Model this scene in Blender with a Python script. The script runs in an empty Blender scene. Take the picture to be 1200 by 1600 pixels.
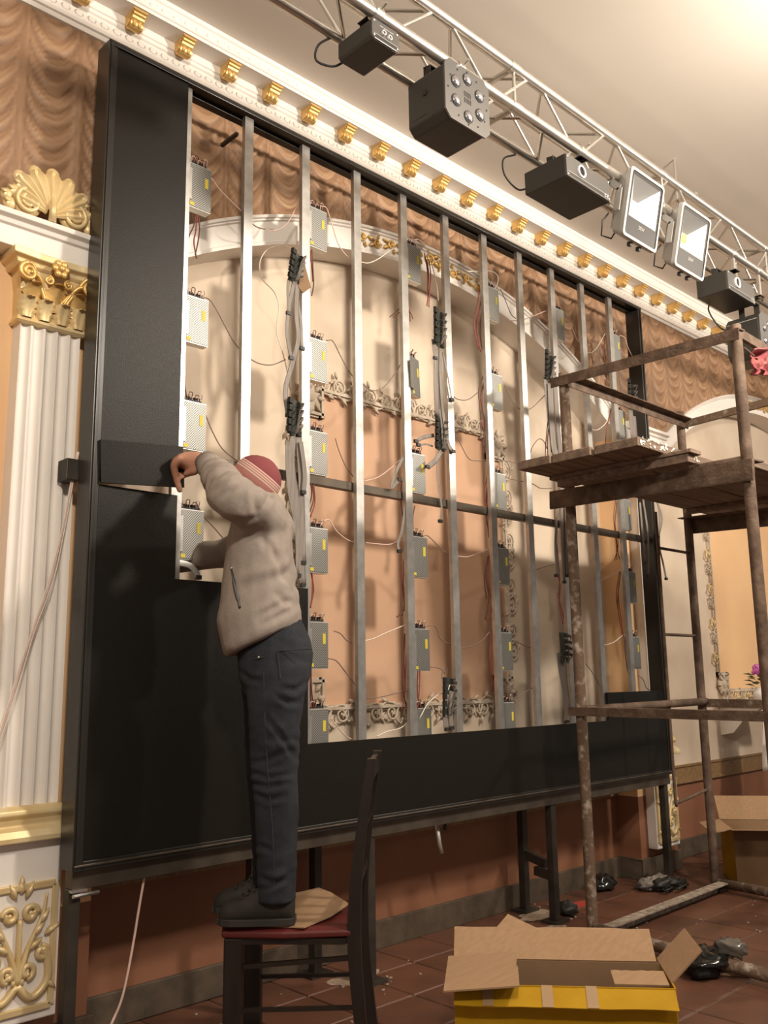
import bpy, bmesh, math, random
from mathutils import Vector, Matrix, noise
random.seed(11)
PI = math.pi
SC = bpy.context.scene
COL = SC.collection

# ------------------------------------------------------------------ camera
FPX, YAW, PIT, ROL = 1410.2935, 0.765782, 0.181759, -0.0147717
CAM = Vector((-1.772613, -2.975696, 1.27))
FW = Vector((math.sin(YAW)*math.cos(PIT), math.cos(YAW)*math.cos(PIT), math.sin(PIT)))
_r = Vector((math.cos(YAW), -math.sin(YAW), 0)); _u = _r.cross(FW)
RT = _r*math.cos(ROL) + _u*math.sin(ROL)
UP = -_r*math.sin(ROL) + _u*math.cos(ROL)
cd = bpy.data.cameras.new('camera'); cam = bpy.data.objects.new('camera', cd); COL.objects.link(cam)
cd.sensor_fit = 'VERTICAL'; cd.sensor_height = 36.0; cd.lens = FPX*36.0/1600.0
cd.clip_start = 0.05; cd.clip_end = 100
cam.matrix_world = Matrix((( RT.x, UP.x, -FW.x, CAM.x), (RT.y, UP.y, -FW.y, CAM.y), (RT.z, UP.z, -FW.z, CAM.z), (0, 0, 0, 1)))
SC.camera = cam

# ------------------------------------------------------------------ light
SC.view_settings.view_transform = 'Standard'
SC.view_settings.look = 'None'
SC.view_settings.gamma = 1.0
SC.view_settings.use_curve_mapping = False
SC.view_settings.exposure = 0.0
w = bpy.data.worlds.new('hall'); SC.world = w; w.use_nodes = True
w.node_tree.nodes['Background'].inputs[0].default_value = (1.0, 0.90, 0.78, 1)
w.node_tree.nodes['Background'].inputs[1].default_value = 0.34
def lamp(name, loc, aim, power, size, col=(1.0, 0.89, 0.755)):
    l = bpy.data.lights.new(name, 'AREA'); l.shape = 'DISK'; l.size = size; l.energy = power; l.color = col
    o = bpy.data.objects.new(name, l); COL.objects.link(o); o.location = loc
    o.rotation_euler = (Vector(aim)-Vector(loc)).to_track_quat('-Z', 'Y').to_euler(); return o
lamp('hall_lamp', (1.7, -2.9, 3.75), (1.5, 0.2, 3.0), 112, 0.34)
lamp('hall_lamp', (-1.9, -3.6, 3.75), (-0.4, 0.2, 2.7), 106, 0.34)
lamp('hall_lamp', (5.0, -3.2, 3.75), (4.6, 0.2, 3.0), 96, 0.34)
gl = bpy.data.lights.new('hall_bulb', 'POINT'); gl.energy = 17; gl.shadow_soft_size = 0.12; gl.color = (1.0, 0.89, 0.74)
go = bpy.data.objects.new('hall_bulb', gl); COL.objects.link(go); go.location = (2.15, -2.35, 3.62)

# pixel (1200x1600 photograph) -> point of a given plane of the room
def ray(px, py): return FW + RT*((px-600)/FPX) - UP*((py-800)/FPX)
def atY(px, py, y):
    d = ray(px, py); return CAM + d*((y-CAM.y)/d.y)
def atZ(px, py, z):
    d = ray(px, py); return CAM + d*((z-CAM.z)/d.z)

# ------------------------------------------------------------------ materials
MATS = {}
def mat(name, col, rough=0.6, metal=0.0, col2=None, scale=6.0, bump=0.0, bscale=40.0, detail=4.0, spec=0.5, stretch=None, lo=0.35, hi=0.65, emit=0):
    if name in MATS: return MATS[name]
    m = bpy.data.materials.new(name); m.use_nodes = True; nt = m.node_tree; b = nt.nodes['Principled BSDF']
    b.inputs['Base Color'].default_value = (*col, 1); b.inputs['Roughness'].default_value = rough
    b.inputs['Metallic'].default_value = metal; b.inputs['Specular IOR Level'].default_value = spec
    if emit: b.inputs['Emission Color'].default_value = (*col, 1); b.inputs['Emission Strength'].default_value = emit
    tc = nt.nodes.new('ShaderNodeTexCoord'); src = tc.outputs['Object']
    if stretch:
        mp = nt.nodes.new('ShaderNodeMapping'); mp.inputs['Scale'].default_value = stretch
        nt.links.new(src, mp.inputs['Vector']); src = mp.outputs['Vector']
    if col2:
        n = nt.nodes.new('ShaderNodeTexNoise'); n.inputs['Scale'].default_value = scale; n.inputs['Detail'].default_value = detail
        nt.links.new(src, n.inputs['Vector'])
        r = nt.nodes.new('ShaderNodeValToRGB'); r.color_ramp.elements[0].position = lo; r.color_ramp.elements[1].position = hi
        r.color_ramp.elements[0].color = (*col, 1); r.color_ramp.elements[1].color = (*col2, 1)
        nt.links.new(n.outputs['Fac'], r.inputs['Fac']); nt.links.new(r.outputs['Color'], b.inputs['Base Color'])
    if bump:
        n2 = nt.nodes.new('ShaderNodeTexNoise'); n2.inputs['Scale'].default_value = bscale; n2.inputs['Detail'].default_value = 3
        nt.links.new(src, n2.inputs['Vector'])
        bp = nt.nodes.new('ShaderNodeBump'); bp.inputs['Strength'].default_value = bump; bp.inputs['Distance'].default_value = 0.01
        nt.links.new(n2.outputs['Fac'], bp.inputs['Height']); nt.links.new(bp.outputs['Normal'], b.inputs['Normal'])
    MATS[name] = m; return m

M_plaster = mat('cream plaster', (0.70, 0.585, 0.46), 0.75, col2=(0.60, 0.48, 0.36), scale=2.2, bump=0.08, bscale=18)
M_peach = mat('peach paint', (0.86, 0.56, 0.30), 0.7, col2=(0.80, 0.50, 0.27), scale=1.5)
M_panel = mat('peach panel plaster', (0.62, 0.385, 0.25), 0.7, col2=(0.55, 0.335, 0.21), scale=1.6, bump=0.05, bscale=12)
M_terra = mat('terracotta dado paint', (0.27, 0.115, 0.06), 0.7, col2=(0.22, 0.09, 0.045), scale=2.5, bump=0.06, bscale=30)
M_white = mat('white moulding', (0.86, 0.81, 0.75), 0.55, col2=(0.81, 0.755, 0.69), scale=3)
M_orn = mat('cream stucco relief', (0.60, 0.51, 0.41), 0.7, col2=(0.48, 0.39, 0.29), scale=16)
M_ceil = mat('ceiling paint', (0.78, 0.72, 0.645), 0.85, col2=(0.75, 0.69, 0.61), scale=1.2)
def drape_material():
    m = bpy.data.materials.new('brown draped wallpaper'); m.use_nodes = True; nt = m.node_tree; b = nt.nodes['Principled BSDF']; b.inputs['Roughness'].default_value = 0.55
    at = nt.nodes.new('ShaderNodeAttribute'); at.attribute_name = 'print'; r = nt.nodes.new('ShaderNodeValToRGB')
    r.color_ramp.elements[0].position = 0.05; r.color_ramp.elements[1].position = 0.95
    r.color_ramp.elements[0].color = (0.20, 0.105, 0.052, 1); r.color_ramp.elements[1].color = (0.46, 0.285, 0.165, 1)  # from fold shade to fold sheen, both held in the wallpaper colour
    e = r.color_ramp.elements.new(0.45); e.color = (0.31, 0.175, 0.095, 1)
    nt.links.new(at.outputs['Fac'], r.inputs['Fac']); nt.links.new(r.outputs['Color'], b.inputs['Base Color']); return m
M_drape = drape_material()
M_gold = mat('gold leaf paint', (0.66, 0.41, 0.13), 0.40, 0.45, col2=(0.78, 0.53, 0.21), scale=14, bump=0.1, bscale=60)
M_goldpale = mat('pale gold paint', (0.72, 0.53, 0.25), 0.42, 0.25, col2=(0.78, 0.63, 0.37), scale=10)
M_border = mat('brown border frieze', (0.20, 0.115, 0.05), 0.6, col2=(0.30, 0.18, 0.08), scale=40)
M_skirt = mat('stone skirting', (0.065, 0.045, 0.029), 0.7, col2=(0.10, 0.07, 0.046), scale=14, bump=0.2)
M_grout = mat('grout', (0.20, 0.145, 0.11), 0.9, col2=(0.13, 0.09, 0.066), scale=8)
M_tiles = [mat('terracotta tile %d' % i, c, 0.42, col2=c2, scale=5, bump=0.12, bscale=25, spec=0.5) for i, (c, c2) in enumerate([
    ((0.13, 0.055, 0.032), (0.09, 0.04, 0.025)), ((0.15, 0.062, 0.035), (0.105, 0.045, 0.028)), ((0.115, 0.05, 0.03), (0.15, 0.064, 0.038))])]
M_black = mat('black painted steel', (0.020, 0.018, 0.015), 0.30, 0.0, spec=0.5)
M_blackmat = mat('black plastic', (0.02, 0.019, 0.017), 0.5)
M_fixture = mat('black fixture enamel', (0.035, 0.032, 0.027), 0.45)
M_fixface = mat('grey anodised face', (0.20, 0.195, 0.19), 0.30, 0.75)
M_steel = mat('dark square tube', (0.085, 0.068, 0.052), 0.45, 0.6, col2=(0.13, 0.105, 0.08), scale=9)
M_leg = mat('dark leg tube', (0.03, 0.025, 0.02), 0.5, 0.3, col2=(0.055, 0.045, 0.034), scale=9)
M_galv = mat('galvanised steel', (0.54, 0.525, 0.50), 0.36, 0.85, col2=(0.43, 0.415, 0.395), scale=22, bump=0.04, bscale=30)
M_alu = mat('truss aluminium', (0.74, 0.71, 0.66), 0.30, 0.9, col2=(0.66, 0.63, 0.58), scale=12)
M_psu_side = mat('power supply casing', (0.62, 0.61, 0.57), 0.42, 0.7)
M_yellow = mat('yellow sticker', (0.60, 0.49, 0.05), 0.6)
M_yellow2 = mat('yellow tape', (0.40, 0.22, 0.006), 0.65, col2=(0.47, 0.265, 0.012), scale=7, bump=0.15, bscale=20, spec=0.15)
M_card = mat('cardboard', (0.36, 0.225, 0.125), 0.85, col2=(0.32, 0.195, 0.105), scale=6, bump=0.06, bscale=80, stretch=(1, 12, 12))
M_cardin = mat('cardboard inner', (0.26, 0.16, 0.085), 0.85, col2=(0.22, 0.13, 0.07), scale=5)
M_carddark = mat('dark printed cardboard', (0.16, 0.09, 0.035), 0.8, col2=(0.13, 0.07, 0.03), scale=5)
M_tapegrey = mat('grey tape', (0.36, 0.23, 0.12), 0.4)
M_rust = mat('rusty paint splashed steel', (0.10, 0.062, 0.04), 0.75, 0.2, col2=(0.20, 0.135, 0.095), scale=14, bump=0.3, bscale=60, lo=0.4, hi=0.7)
M_rustpale = mat('cement stained steel', (0.15, 0.095, 0.06), 0.8, 0.1, col2=(0.42, 0.35, 0.28), scale=26, bump=0.35, bscale=70, lo=0.52, hi=0.72)
M_plank = mat('weathered plank', (0.15, 0.10, 0.07), 0.85, col2=(0.26, 0.18, 0.13), scale=7, bump=0.3, bscale=30, stretch=(0.4, 5, 5))
M_paint = mat('dried white paint', (0.72, 0.66, 0.58), 0.7)
M_pink = mat('pink white wire', (0.72, 0.50, 0.43), 0.5)
M_whitew = mat('white wire', (0.78, 0.68, 0.58), 0.5)
M_greyw = mat('grey brown wire', (0.22, 0.15, 0.12), 0.5)
M_redw = mat('red wire', (0.25, 0.04, 0.03), 0.5)
M_brownw = mat('brown wire', (0.11, 0.04, 0.026), 0.5)
M_ribbon = mat('grey ribbon cable', (0.17, 0.145, 0.125), 0.6, col2=(0.26, 0.225, 0.195), scale=30, stretch=(3, 3, 0.2))
M_pcb = mat('dark circuit board', (0.035, 0.045, 0.03), 0.5, col2=(0.06, 0.06, 0.05), scale=60)
M_hood = mat('grey fleece', (0.31, 0.26, 0.225), 0.9, col2=(0.275, 0.23, 0.195), scale=30, bump=0.12, bscale=140)
M_zip = mat('dark zip', (0.03, 0.025, 0.022), 0.5)
M_jean = mat('dark denim', (0.009, 0.011, 0.016), 0.9, col2=(0.018, 0.021, 0.028), scale=9, bump=0.15, bscale=160)
M_stitch = mat('denim stitching', (0.025, 0.026, 0.03), 0.8)
M_shoe = mat('dark suede shoe', (0.016, 0.013, 0.010), 0.8, col2=(0.026, 0.021, 0.016), scale=20)
M_sole = mat('shoe sole', (0.025, 0.022, 0.018), 0.7)
M_skin = mat('skin', (0.50, 0.25, 0.165), 0.55, col2=(0.44, 0.205, 0.13), scale=10)
M_hair = mat('short dark hair', (0.03, 0.02, 0.014), 0.8)
M_seat = mat('dark red seat vinyl', (0.11, 0.016, 0.014), 0.38, col2=(0.085, 0.013, 0.011), scale=8)
M_chair = mat('dark stained wood', (0.013, 0.008, 0.006), 0.4, col2=(0.021, 0.013, 0.009), scale=10, stretch=(3, 3, 0.5))
M_glossy = mat('black plastic film', (0.012, 0.012, 0.011), 0.16)
M_rose = mat('pink petals', (0.55, 0.12, 0.42), 0.6)
M_leafg = mat('dark green leaves', (0.03, 0.06, 0.025), 0.6)
M_cloth = mat('white cloth', (0.62, 0.57, 0.49), 0.8)
M_redcloth = mat('faded red cloth', (0.26, 0.045, 0.05), 0.8, col2=(0.34, 0.10, 0.095), scale=14)
M_redcard = mat('red card', (0.42, 0.06, 0.04), 0.6)
M_led = mat('yellow led chip', (0.80, 0.72, 0.10), 0.5)
M_refl = mat('bright reflector', (0.90, 0.90, 0.88), 0.34, 0.9)
M_lens = mat('lens glass', (0.55, 0.55, 0.60), 0.06, 0.9)
M_hole = mat('lens aperture', (0.01, 0.01, 0.012), 0.15)
M_ring = mat('white lens ring', (0.80, 0.80, 0.78), 0.35)
M_grey = mat('silver grey paint', (0.40, 0.385, 0.36), 0.5, 0.3)
M_darkface = mat('dark grey glass border', (0.035, 0.033, 0.031), 0.45, spec=0.3)

def led_material():
    m = bpy.data.materials.new('led module face'); m.use_nodes = True; nt = m.node_tree; b = nt.nodes['Principled BSDF']
    b.inputs['Base Color'].default_value = (0.0115, 0.0099, 0.0075, 1); b.inputs['Roughness'].default_value = 0.40
    b.inputs['Specular IOR Level'].default_value = 0.20
    tc = nt.nodes.new('ShaderNodeTexCoord'); v = nt.nodes.new('ShaderNodeTexVoronoi'); v.inputs['Scale'].default_value = 330
    nt.links.new(tc.outputs['Object'], v.inputs['Vector'])
    bp = nt.nodes.new('ShaderNodeBump'); bp.inputs['Strength'].default_value = 0.22; bp.inputs['Distance'].default_value = 0.002
    nt.links.new(v.outputs['Distance'], bp.inputs['Height']); nt.links.new(bp.outputs['Normal'], b.inputs['Normal'])
    return m
M_ledface = led_material()

def perforated_material():
    m = bpy.data.materials.new('perforated sheet'); m.use_nodes = True; nt = m.node_tree; b = nt.nodes['Principled BSDF']
    b.inputs['Roughness'].default_value = 0.5; b.inputs['Metallic'].default_value = 0.7
    tc = nt.nodes.new('ShaderNodeTexCoord'); mp = nt.nodes.new('ShaderNodeMapping'); mp.inputs['Rotation'].default_value = (0, PI/4, 0)
    nt.links.new(tc.outputs['Object'], mp.inputs['Vector'])
    s = nt.nodes.new('ShaderNodeSeparateXYZ'); nt.links.new(mp.outputs['Vector'], s.inputs[0])
    acc = []
    for ax in ('X', 'Z'):
        mu = nt.nodes.new('ShaderNodeMath'); mu.operation = 'MULTIPLY'; mu.inputs[1].default_value = 2*PI/0.0072
        nt.links.new(s.outputs[ax], mu.inputs[0]); sn = nt.nodes.new('ShaderNodeMath'); sn.operation = 'SINE'
        nt.links.new(mu.outputs[0], sn.inputs[0]); acc.append(sn)
    ad = nt.nodes.new('ShaderNodeMath'); ad.operation = 'ADD'; nt.links.new(acc[0].outputs[0], ad.inputs[0]); nt.links.new(acc[1].outputs[0], ad.inputs[1])
    r = nt.nodes.new('ShaderNodeValToRGB'); r.color_ramp.elements[0].position = 0.35; r.color_ramp.elements[1].position = 0.55
    r.color_ramp.elements[0].color = (0.46, 0.455, 0.43, 1); r.color_ramp.elements[1].color = (0.10, 0.10, 0.09, 1)
    mr = nt.nodes.new('ShaderNodeMapRange'); mr.inputs[1].default_value = -2; mr.inputs[2].default_value = 2
    nt.links.new(ad.outputs[0], mr.inputs[0]); nt.links.new(mr.outputs[0], r.inputs['Fac']); nt.links.new(r.outputs['Color'], b.inputs['Base Color'])
    return m
M_perf = perforated_material()

# ------------------------------------------------------------------ mesh helpers
V = Vector
class MB:
    def __init__(s): s.v = []; s.f = []; s.m = []
    def add(s, vs, fs, mi=0):
        o = len(s.v); s.v += [V(a) for a in vs]; s.f += [[i+o for i in f] for f in fs]; s.m += [mi]*len(fs); return s
    def box(s, a, b, mi=0, mtx=None):
        x0, y0, z0 = [min(a[i], b[i]) for i in range(3)]; x1, y1, z1 = [max(a[i], b[i]) for i in range(3)]
        vs = [V(q) for q in ((x0, y0, z0), (x1, y0, z0), (x1, y1, z0), (x0, y1, z0), (x0, y0, z1), (x1, y0, z1), (x1, y1, z1), (x0, y1, z1))]
        if mtx: vs = [mtx @ q for q in vs]
        return s.add(vs, [(0, 3, 2, 1), (4, 5, 6, 7), (0, 1, 5, 4), (1, 2, 6, 5), (2, 3, 7, 6), (3, 0, 4, 7)], mi)
    def quad(s, a, b, c, d, mi=0): return s.add([a, b, c, d], [(0, 1, 2, 3)], mi)
    def beam(s, p, q, wd, ht, up=(0, 0, 1), mi=0):
        p = V(p); q = V(q); d = (q-p).normalized(); r = d.cross(V(up))
        if r.length < 1e-4: r = d.cross(V((1, 0, 0)))
        r.normalize(); u = r.cross(d); vs = []
        for c in (p, q):
            for a, b in ((-1, -1), (1, -1), (1, 1), (-1, 1)): vs.append(c + r*(a*wd/2) + u*(b*ht/2))
        return s.add(vs, [(0, 1, 2, 3), (7, 6, 5, 4), (0, 4, 5, 1), (1, 5, 6, 2), (2, 6, 7, 3), (3, 7, 4, 0)], mi)
    def angle(s, p, q, size, th, up=(0, 0, 1), side=1, mi=0):      # L profile: horizontal flange + vertical web
        p = V(p); q = V(q); d = (q-p).normalized(); r = d.cross(V(up)).normalized()*side; u = V(up)
        s.beam(p + r*size/2, q + r*size/2, size, th, up, mi); s.beam(p - u*size/2, q - u*size/2, th, size, up, mi); return s
    def tube(s, pts, r, n=8, mi=0, caps=True, flat=1.0):
        pts = [V(a) for a in pts]; k = len(pts); rad = r if isinstance(r, (list, tuple)) else [r]*k
        o = len(s.v); t0 = (pts[1]-pts[0]).normalized(); ref = V((0, 0, 1)) if abs(t0.z) < 0.9 else V((1, 0, 0))
        nn = t0.cross(ref).normalized()
        for i in range(k):
            t = (pts[min(i+1, k-1)] - pts[max(i-1, 0)])
            t = t.normalized() if t.length > 1e-9 else t0
            nn = nn - t*nn.dot(t)
            nn = nn.normalized() if nn.length > 1e-6 else t.orthogonal().normalized()
            b = t.cross(nn)
            for j in range(n):
                a = 2*PI*j/n; s.v.append(pts[i] + nn*(math.cos(a)*rad[i]) + b*(math.sin(a)*rad[i]*flat))
        for i in range(k-1):
            for j in range(n):
                s.f.append([o+i*n+j, o+i*n+(j+1) % n, o+(i+1)*n+(j+1) % n, o+(i+1)*n+j]); s.m.append(mi)
        if caps:
            s.f.append([o+j for j in range(n)][::-1]); s.f.append([o+(k-1)*n+j for j in range(n)]); s.m += [mi, mi]
        return s
    def loft(s, rings, mi=0, caps=True):
        o = len(s.v); n = len(rings[0])
        for r in rings: s.v += [V(a) for a in r]
        for i in range(len(rings)-1):
            for j in range(n):
                s.f.append([o+i*n+j, o+i*n+(j+1) % n, o+(i+1)*n+(j+1) % n, o+(i+1)*n+j]); s.m.append(mi)
        if caps:
            s.f.append([o+j for j in range(n)][::-1]); s.f.append([o+(len(rings)-1)*n+j for j in range(n)]); s.m += [mi, mi]
        return s
    def prism(s, poly, fn, d0, d1, mi=0):                            # poly in (a,b), fn(a,b,d)->xyz
        n = len(poly); vs = [fn(a, b, d0) for a, b in poly] + [fn(a, b, d1) for a, b in poly]
        return s.add(vs, [list(range(n))[::-1], list(range(n, 2*n))] + [(i, (i+1) % n, n+(i+1) % n, n+i) for i in range(n)], mi)
    def ball(s, c, rx, ry=None, rz=None, mi=0, nu=12, nv=8, mtx=None):
        ry = ry or rx; rz = rz or rx; c = V(c); o = len(s.v)
        for i in range(nv+1):
            th = PI*i/nv
            for j in range(nu):
                ph = 2*PI*j/nu; q = V((rx*math.sin(th)*math.cos(ph), ry*math.sin(th)*math.sin(ph), rz*math.cos(th)))
                if mtx: q = mtx @ q
                s.v.append(c+q)
        for i in range(nv):
            for j in range(nu):
                s.f.append([o+i*nu+j, o+(i+1)*nu+j, o+(i+1)*nu+(j+1) % nu, o+i*nu+(j+1) % nu]); s.m.append(mi)
        return s
    def xf(s, mtx): s.v = [mtx @ a for a in s.v]; return s
    def mesh(s, name, mats, smooth=False):
        me = bpy.data.meshes.new(name); me.from_pydata([tuple(a) for a in s.v], [], s.f)
        for m in (mats if isinstance(mats, (list, tuple)) else [mats]): me.materials.append(m)
        for p, mi in zip(me.polygons, s.m): p.material_index = mi; p.use_smooth = smooth
        bm = bmesh.new(); bm.from_mesh(me); bmesh.ops.remove_doubles(bm, verts=bm.verts, dist=1e-6)
        bmesh.ops.recalc_face_normals(bm, faces=bm.faces); bm.to_mesh(me); bm.free(); me.update(); return me

WL = {}                                                             # world location of every object (all parents are unrotated)
def link(o, loc, parent=None):
    COL.objects.link(o); WL[o.name] = V(loc)
    if parent is not None: o.parent = parent; o.location = V(loc) - WL[parent.name]
    else: o.location = V(loc)
    return o
def build(name, mb, mats, parent=None, smooth=False, bevel=0, origin=None, autosmooth=None):
    if origin is None:
        lo = V((min(a.x for a in mb.v), min(a.y for a in mb.v), min(a.z for a in mb.v))); hi = V((max(a.x for a in mb.v), max(a.y for a in mb.v), max(a.z for a in mb.v)))
        origin = V(((lo.x+hi.x)/2, (lo.y+hi.y)/2, lo.z))
    origin = V(origin); m2 = MB(); m2.v = [a-origin for a in mb.v]; m2.f = mb.f; m2.m = mb.m
    o = bpy.data.objects.new(name, m2.mesh(name, mats, smooth)); link(o, origin, parent)
    if bevel:
        b = o.modifiers.new('bevel', 'BEVEL'); b.width = bevel; b.segments = 2; b.limit_method = 'ANGLE'; b.angle_limit = 0.6
    if smooth and autosmooth:
        o.data.set_sharp_from_angle(angle=autosmooth)
    return o
def thing(name, loc, label, cat, group=None):
    o = bpy.data.objects.new(name, None); o.empty_display_size = 0.05; link(o, loc); return tag(o, label, cat, group)
def tag(o, label, cat, group=None):
    o['label'] = label; o['category'] = cat
    if group: o['group'] = group
    return o
def struct(o, label=None):
    o['kind'] = 'structure'
    if label: o['label'] = label
    return o
def inst(name, src, loc, parent=None, scale=None, rot=None):
    o = bpy.data.objects.new(name, src); link(o, loc, parent)
    if scale: o.scale = scale
    if rot: o.rotation_euler = rot
    return o
def spline(pts, n=6):
    pts = [V(a) for a in pts]; out = []
    P = [pts[0]*2-pts[1]] + pts + [pts[-1]*2-pts[-2]]
    for i in range(1, len(P)-2):
        p0, p1, p2, p3 = P[i-1:i+3]
        for k in range(n):
            t = k/n; out.append(0.5*((2*p1) + (p2-p0)*t + (2*p0-5*p1+4*p2-p3)*t*t + (3*p1-p0-3*p2+p3)*t**3))
    out.append(pts[-1]); return out
ORD = ['first', 'second', 'third', 'fourth', 'fifth', 'sixth', 'seventh', 'eighth', 'ninth', 'tenth', 'eleventh', 'twelfth']

# ------------------------------------------------------------------ the room: back wall with arched niches
YW, YN, ZC = 0.24, 0.40, 4.12                   # wall face, niche back, ceiling
BAY, NH = 4.33, 1.8465
CX = [1.68 - BAY, 1.68, 6.02]
HALF = [NH, NH, 2.04]
XL, XR = -5.2, 10.0
def zin(dx): return 0.40 + math.sqrt(max(0, 3.077**2 - dx*dx))
def zout(dx): return 0.535 + math.sqrt(max(0, 3.09**2 - dx*dx))
def clampx(x): return max(XL, min(XR, x))
wb = MB()                                        # slots: peach, cream, terracotta, white
edges = [(CX[0]+HALF[0], CX[1]-HALF[1]), (CX[1]+HALF[1], CX[2]-HALF[2]), (CX[2]+HALF[2], XR)]
for a, b in edges:
    a, b = clampx(a), clampx(b)
    if b-a < 0.01: continue
    wb.quad((a, YW, 0), (b, YW, 0), (b, YW, 0.5), (a, YW, 0.5), 2)
    wb.quad((a, YW, 0.5), (b, YW, 0.5), (b, YW, ZC), (a, YW, ZC), 0)
for c, NH_ in zip(CX, HALF):
    N = 48; xs = [c-NH_ + 2*NH_*i/N for i in range(N+1)]
    for i in range(N):
        a, b = xs[i], xs[i+1]
        if b < XL or a > XR: continue
        za, zb = zin(a-c), zin(b-c)
        wb.quad((a, YW, za), (b, YW, zb), (b, YW, ZC), (a, YW, ZC), 0)
        wb.quad((a, YW, za), (a, YN, za), (b, YN, zb), (b, YW, zb), 3)
    for x in (c-NH_, c+NH_):
        if XL < x < XR:
            wb.quad((x, YW, 0), (x, YN, 0), (x, YN, 0.5), (x, YW, 0.5), 2)
            wb.quad((x, YW, 0.5), (x, YN, 0.5), (x, YN, zin(NH_)), (x, YW, zin(NH_)), 0)
    a, b = clampx(c-NH_), clampx(c+NH_)
    wb.quad((a, YN, 0), (b, YN, 0), (b, YN, 0.5), (a, YN, 0.5), 2)
    wb.quad((a, YN, 0.5), (b, YN, 0.5), (b, YN, 3.6), (a, YN, 3.6), 1)
wb.box((XL, YN+0.002, 0), (XR, YN+0.2, ZC), 0)
wall = struct(build('wall_back', wb, [M_peach, M_plaster, M_terra, M_white], origin=(0, YN, 0)))

# draped wallpaper above the arches (a relief of swags)
PER = 0.232
def swag(x, z):                                 # relief height and printed tone; fold light and shade put into the colour
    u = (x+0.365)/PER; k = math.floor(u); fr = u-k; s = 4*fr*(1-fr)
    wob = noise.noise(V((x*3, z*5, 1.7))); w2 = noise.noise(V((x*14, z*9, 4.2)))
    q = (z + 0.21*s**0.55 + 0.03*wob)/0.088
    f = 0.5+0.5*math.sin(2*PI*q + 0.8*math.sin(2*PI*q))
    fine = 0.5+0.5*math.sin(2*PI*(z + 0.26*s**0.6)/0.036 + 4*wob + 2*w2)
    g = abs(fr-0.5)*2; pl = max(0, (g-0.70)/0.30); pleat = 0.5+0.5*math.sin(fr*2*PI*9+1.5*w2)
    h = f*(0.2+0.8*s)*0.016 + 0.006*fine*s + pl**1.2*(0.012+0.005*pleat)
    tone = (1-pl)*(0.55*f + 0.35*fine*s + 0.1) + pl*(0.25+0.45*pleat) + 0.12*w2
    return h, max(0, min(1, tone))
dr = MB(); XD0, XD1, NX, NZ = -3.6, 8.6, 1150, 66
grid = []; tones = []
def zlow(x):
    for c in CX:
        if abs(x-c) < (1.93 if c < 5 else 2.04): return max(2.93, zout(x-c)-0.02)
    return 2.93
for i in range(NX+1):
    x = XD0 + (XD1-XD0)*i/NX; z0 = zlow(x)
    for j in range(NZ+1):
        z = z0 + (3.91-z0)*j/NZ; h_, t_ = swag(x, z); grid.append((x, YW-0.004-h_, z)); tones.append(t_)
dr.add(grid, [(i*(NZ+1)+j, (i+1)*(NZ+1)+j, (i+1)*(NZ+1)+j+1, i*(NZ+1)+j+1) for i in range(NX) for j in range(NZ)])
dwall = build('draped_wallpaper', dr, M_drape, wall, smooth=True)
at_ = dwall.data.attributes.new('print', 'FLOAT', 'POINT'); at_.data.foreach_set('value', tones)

# ceiling, floor
cb = MB(); cb.box((-9, -9, ZC), (14, YN+0.2, ZC+0.1)); struct(build('ceiling', cb, M_ceil))
fb = MB(); fb.box((-9, -9, -0.08), (14, YN+0.05, -0.006)); floor = struct(build('floor', fb, M_grout, origin=(0, 0, -0.08)))
TX, TY, TG = 0.307, 0.302, 0.008
def tile_mesh(sx, sy, mi):
    t = MB(); a, b = sx/2-TG/2, sy/2-TG/2; e = 0.004
    t.loft([[(-a, -b, -0.012), (a, -b, -0.012), (a, b, -0.012), (-a, b, -0.012)], [(-a, -b, -0.004), (a, -b, -0.004), (a, b, -0.004), (-a, b, -0.004)], [(-a+e, -b+e, 0), (a-e, -b+e, 0), (a-e, b-e, 0), (-a+e, b-e, 0)]])
    return t
tms = [tile_mesh(TX, TY, 0).mesh('tile', m) for m in M_tiles]
tcut = [tile_mesh(TX, 0.266, 0).mesh('tile', m) for m in M_tiles]
rest = MB(); rm = random.Random(3)
for i in range(-28, 40):
    for j in range(0, 30):
        x = 1.351 + TX*(i+0.5); y = 0.122 - TY*(j-0.5) if j else 0.122 + 0.133
        if j == 0: y = 0.256
        else: y = 0.122 - TY*(j-0.5)
        near = -1.3 < x < 6.2 and y > -2.55
        dz = rm.uniform(-0.0012, 0.0)
        if near:
            o = inst('tile', (tcut if j == 0 else tms)[rm.randrange(3)], (x, y, dz), floor)
        else:
            rest.v += [a + V((x, y, dz)) for a in tile_mesh(TX, TY if j else 0.266, 0).v]
            n0 = len(rest.v)-12
            for f in tile_mesh(TX, TY, 0).f: rest.f.append([q+n0 for q in f]); rest.m.append(rm.randrange(3))
o = build('tile_field', rest, M_tiles, floor); o['kind'] = 'stuff'

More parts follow.
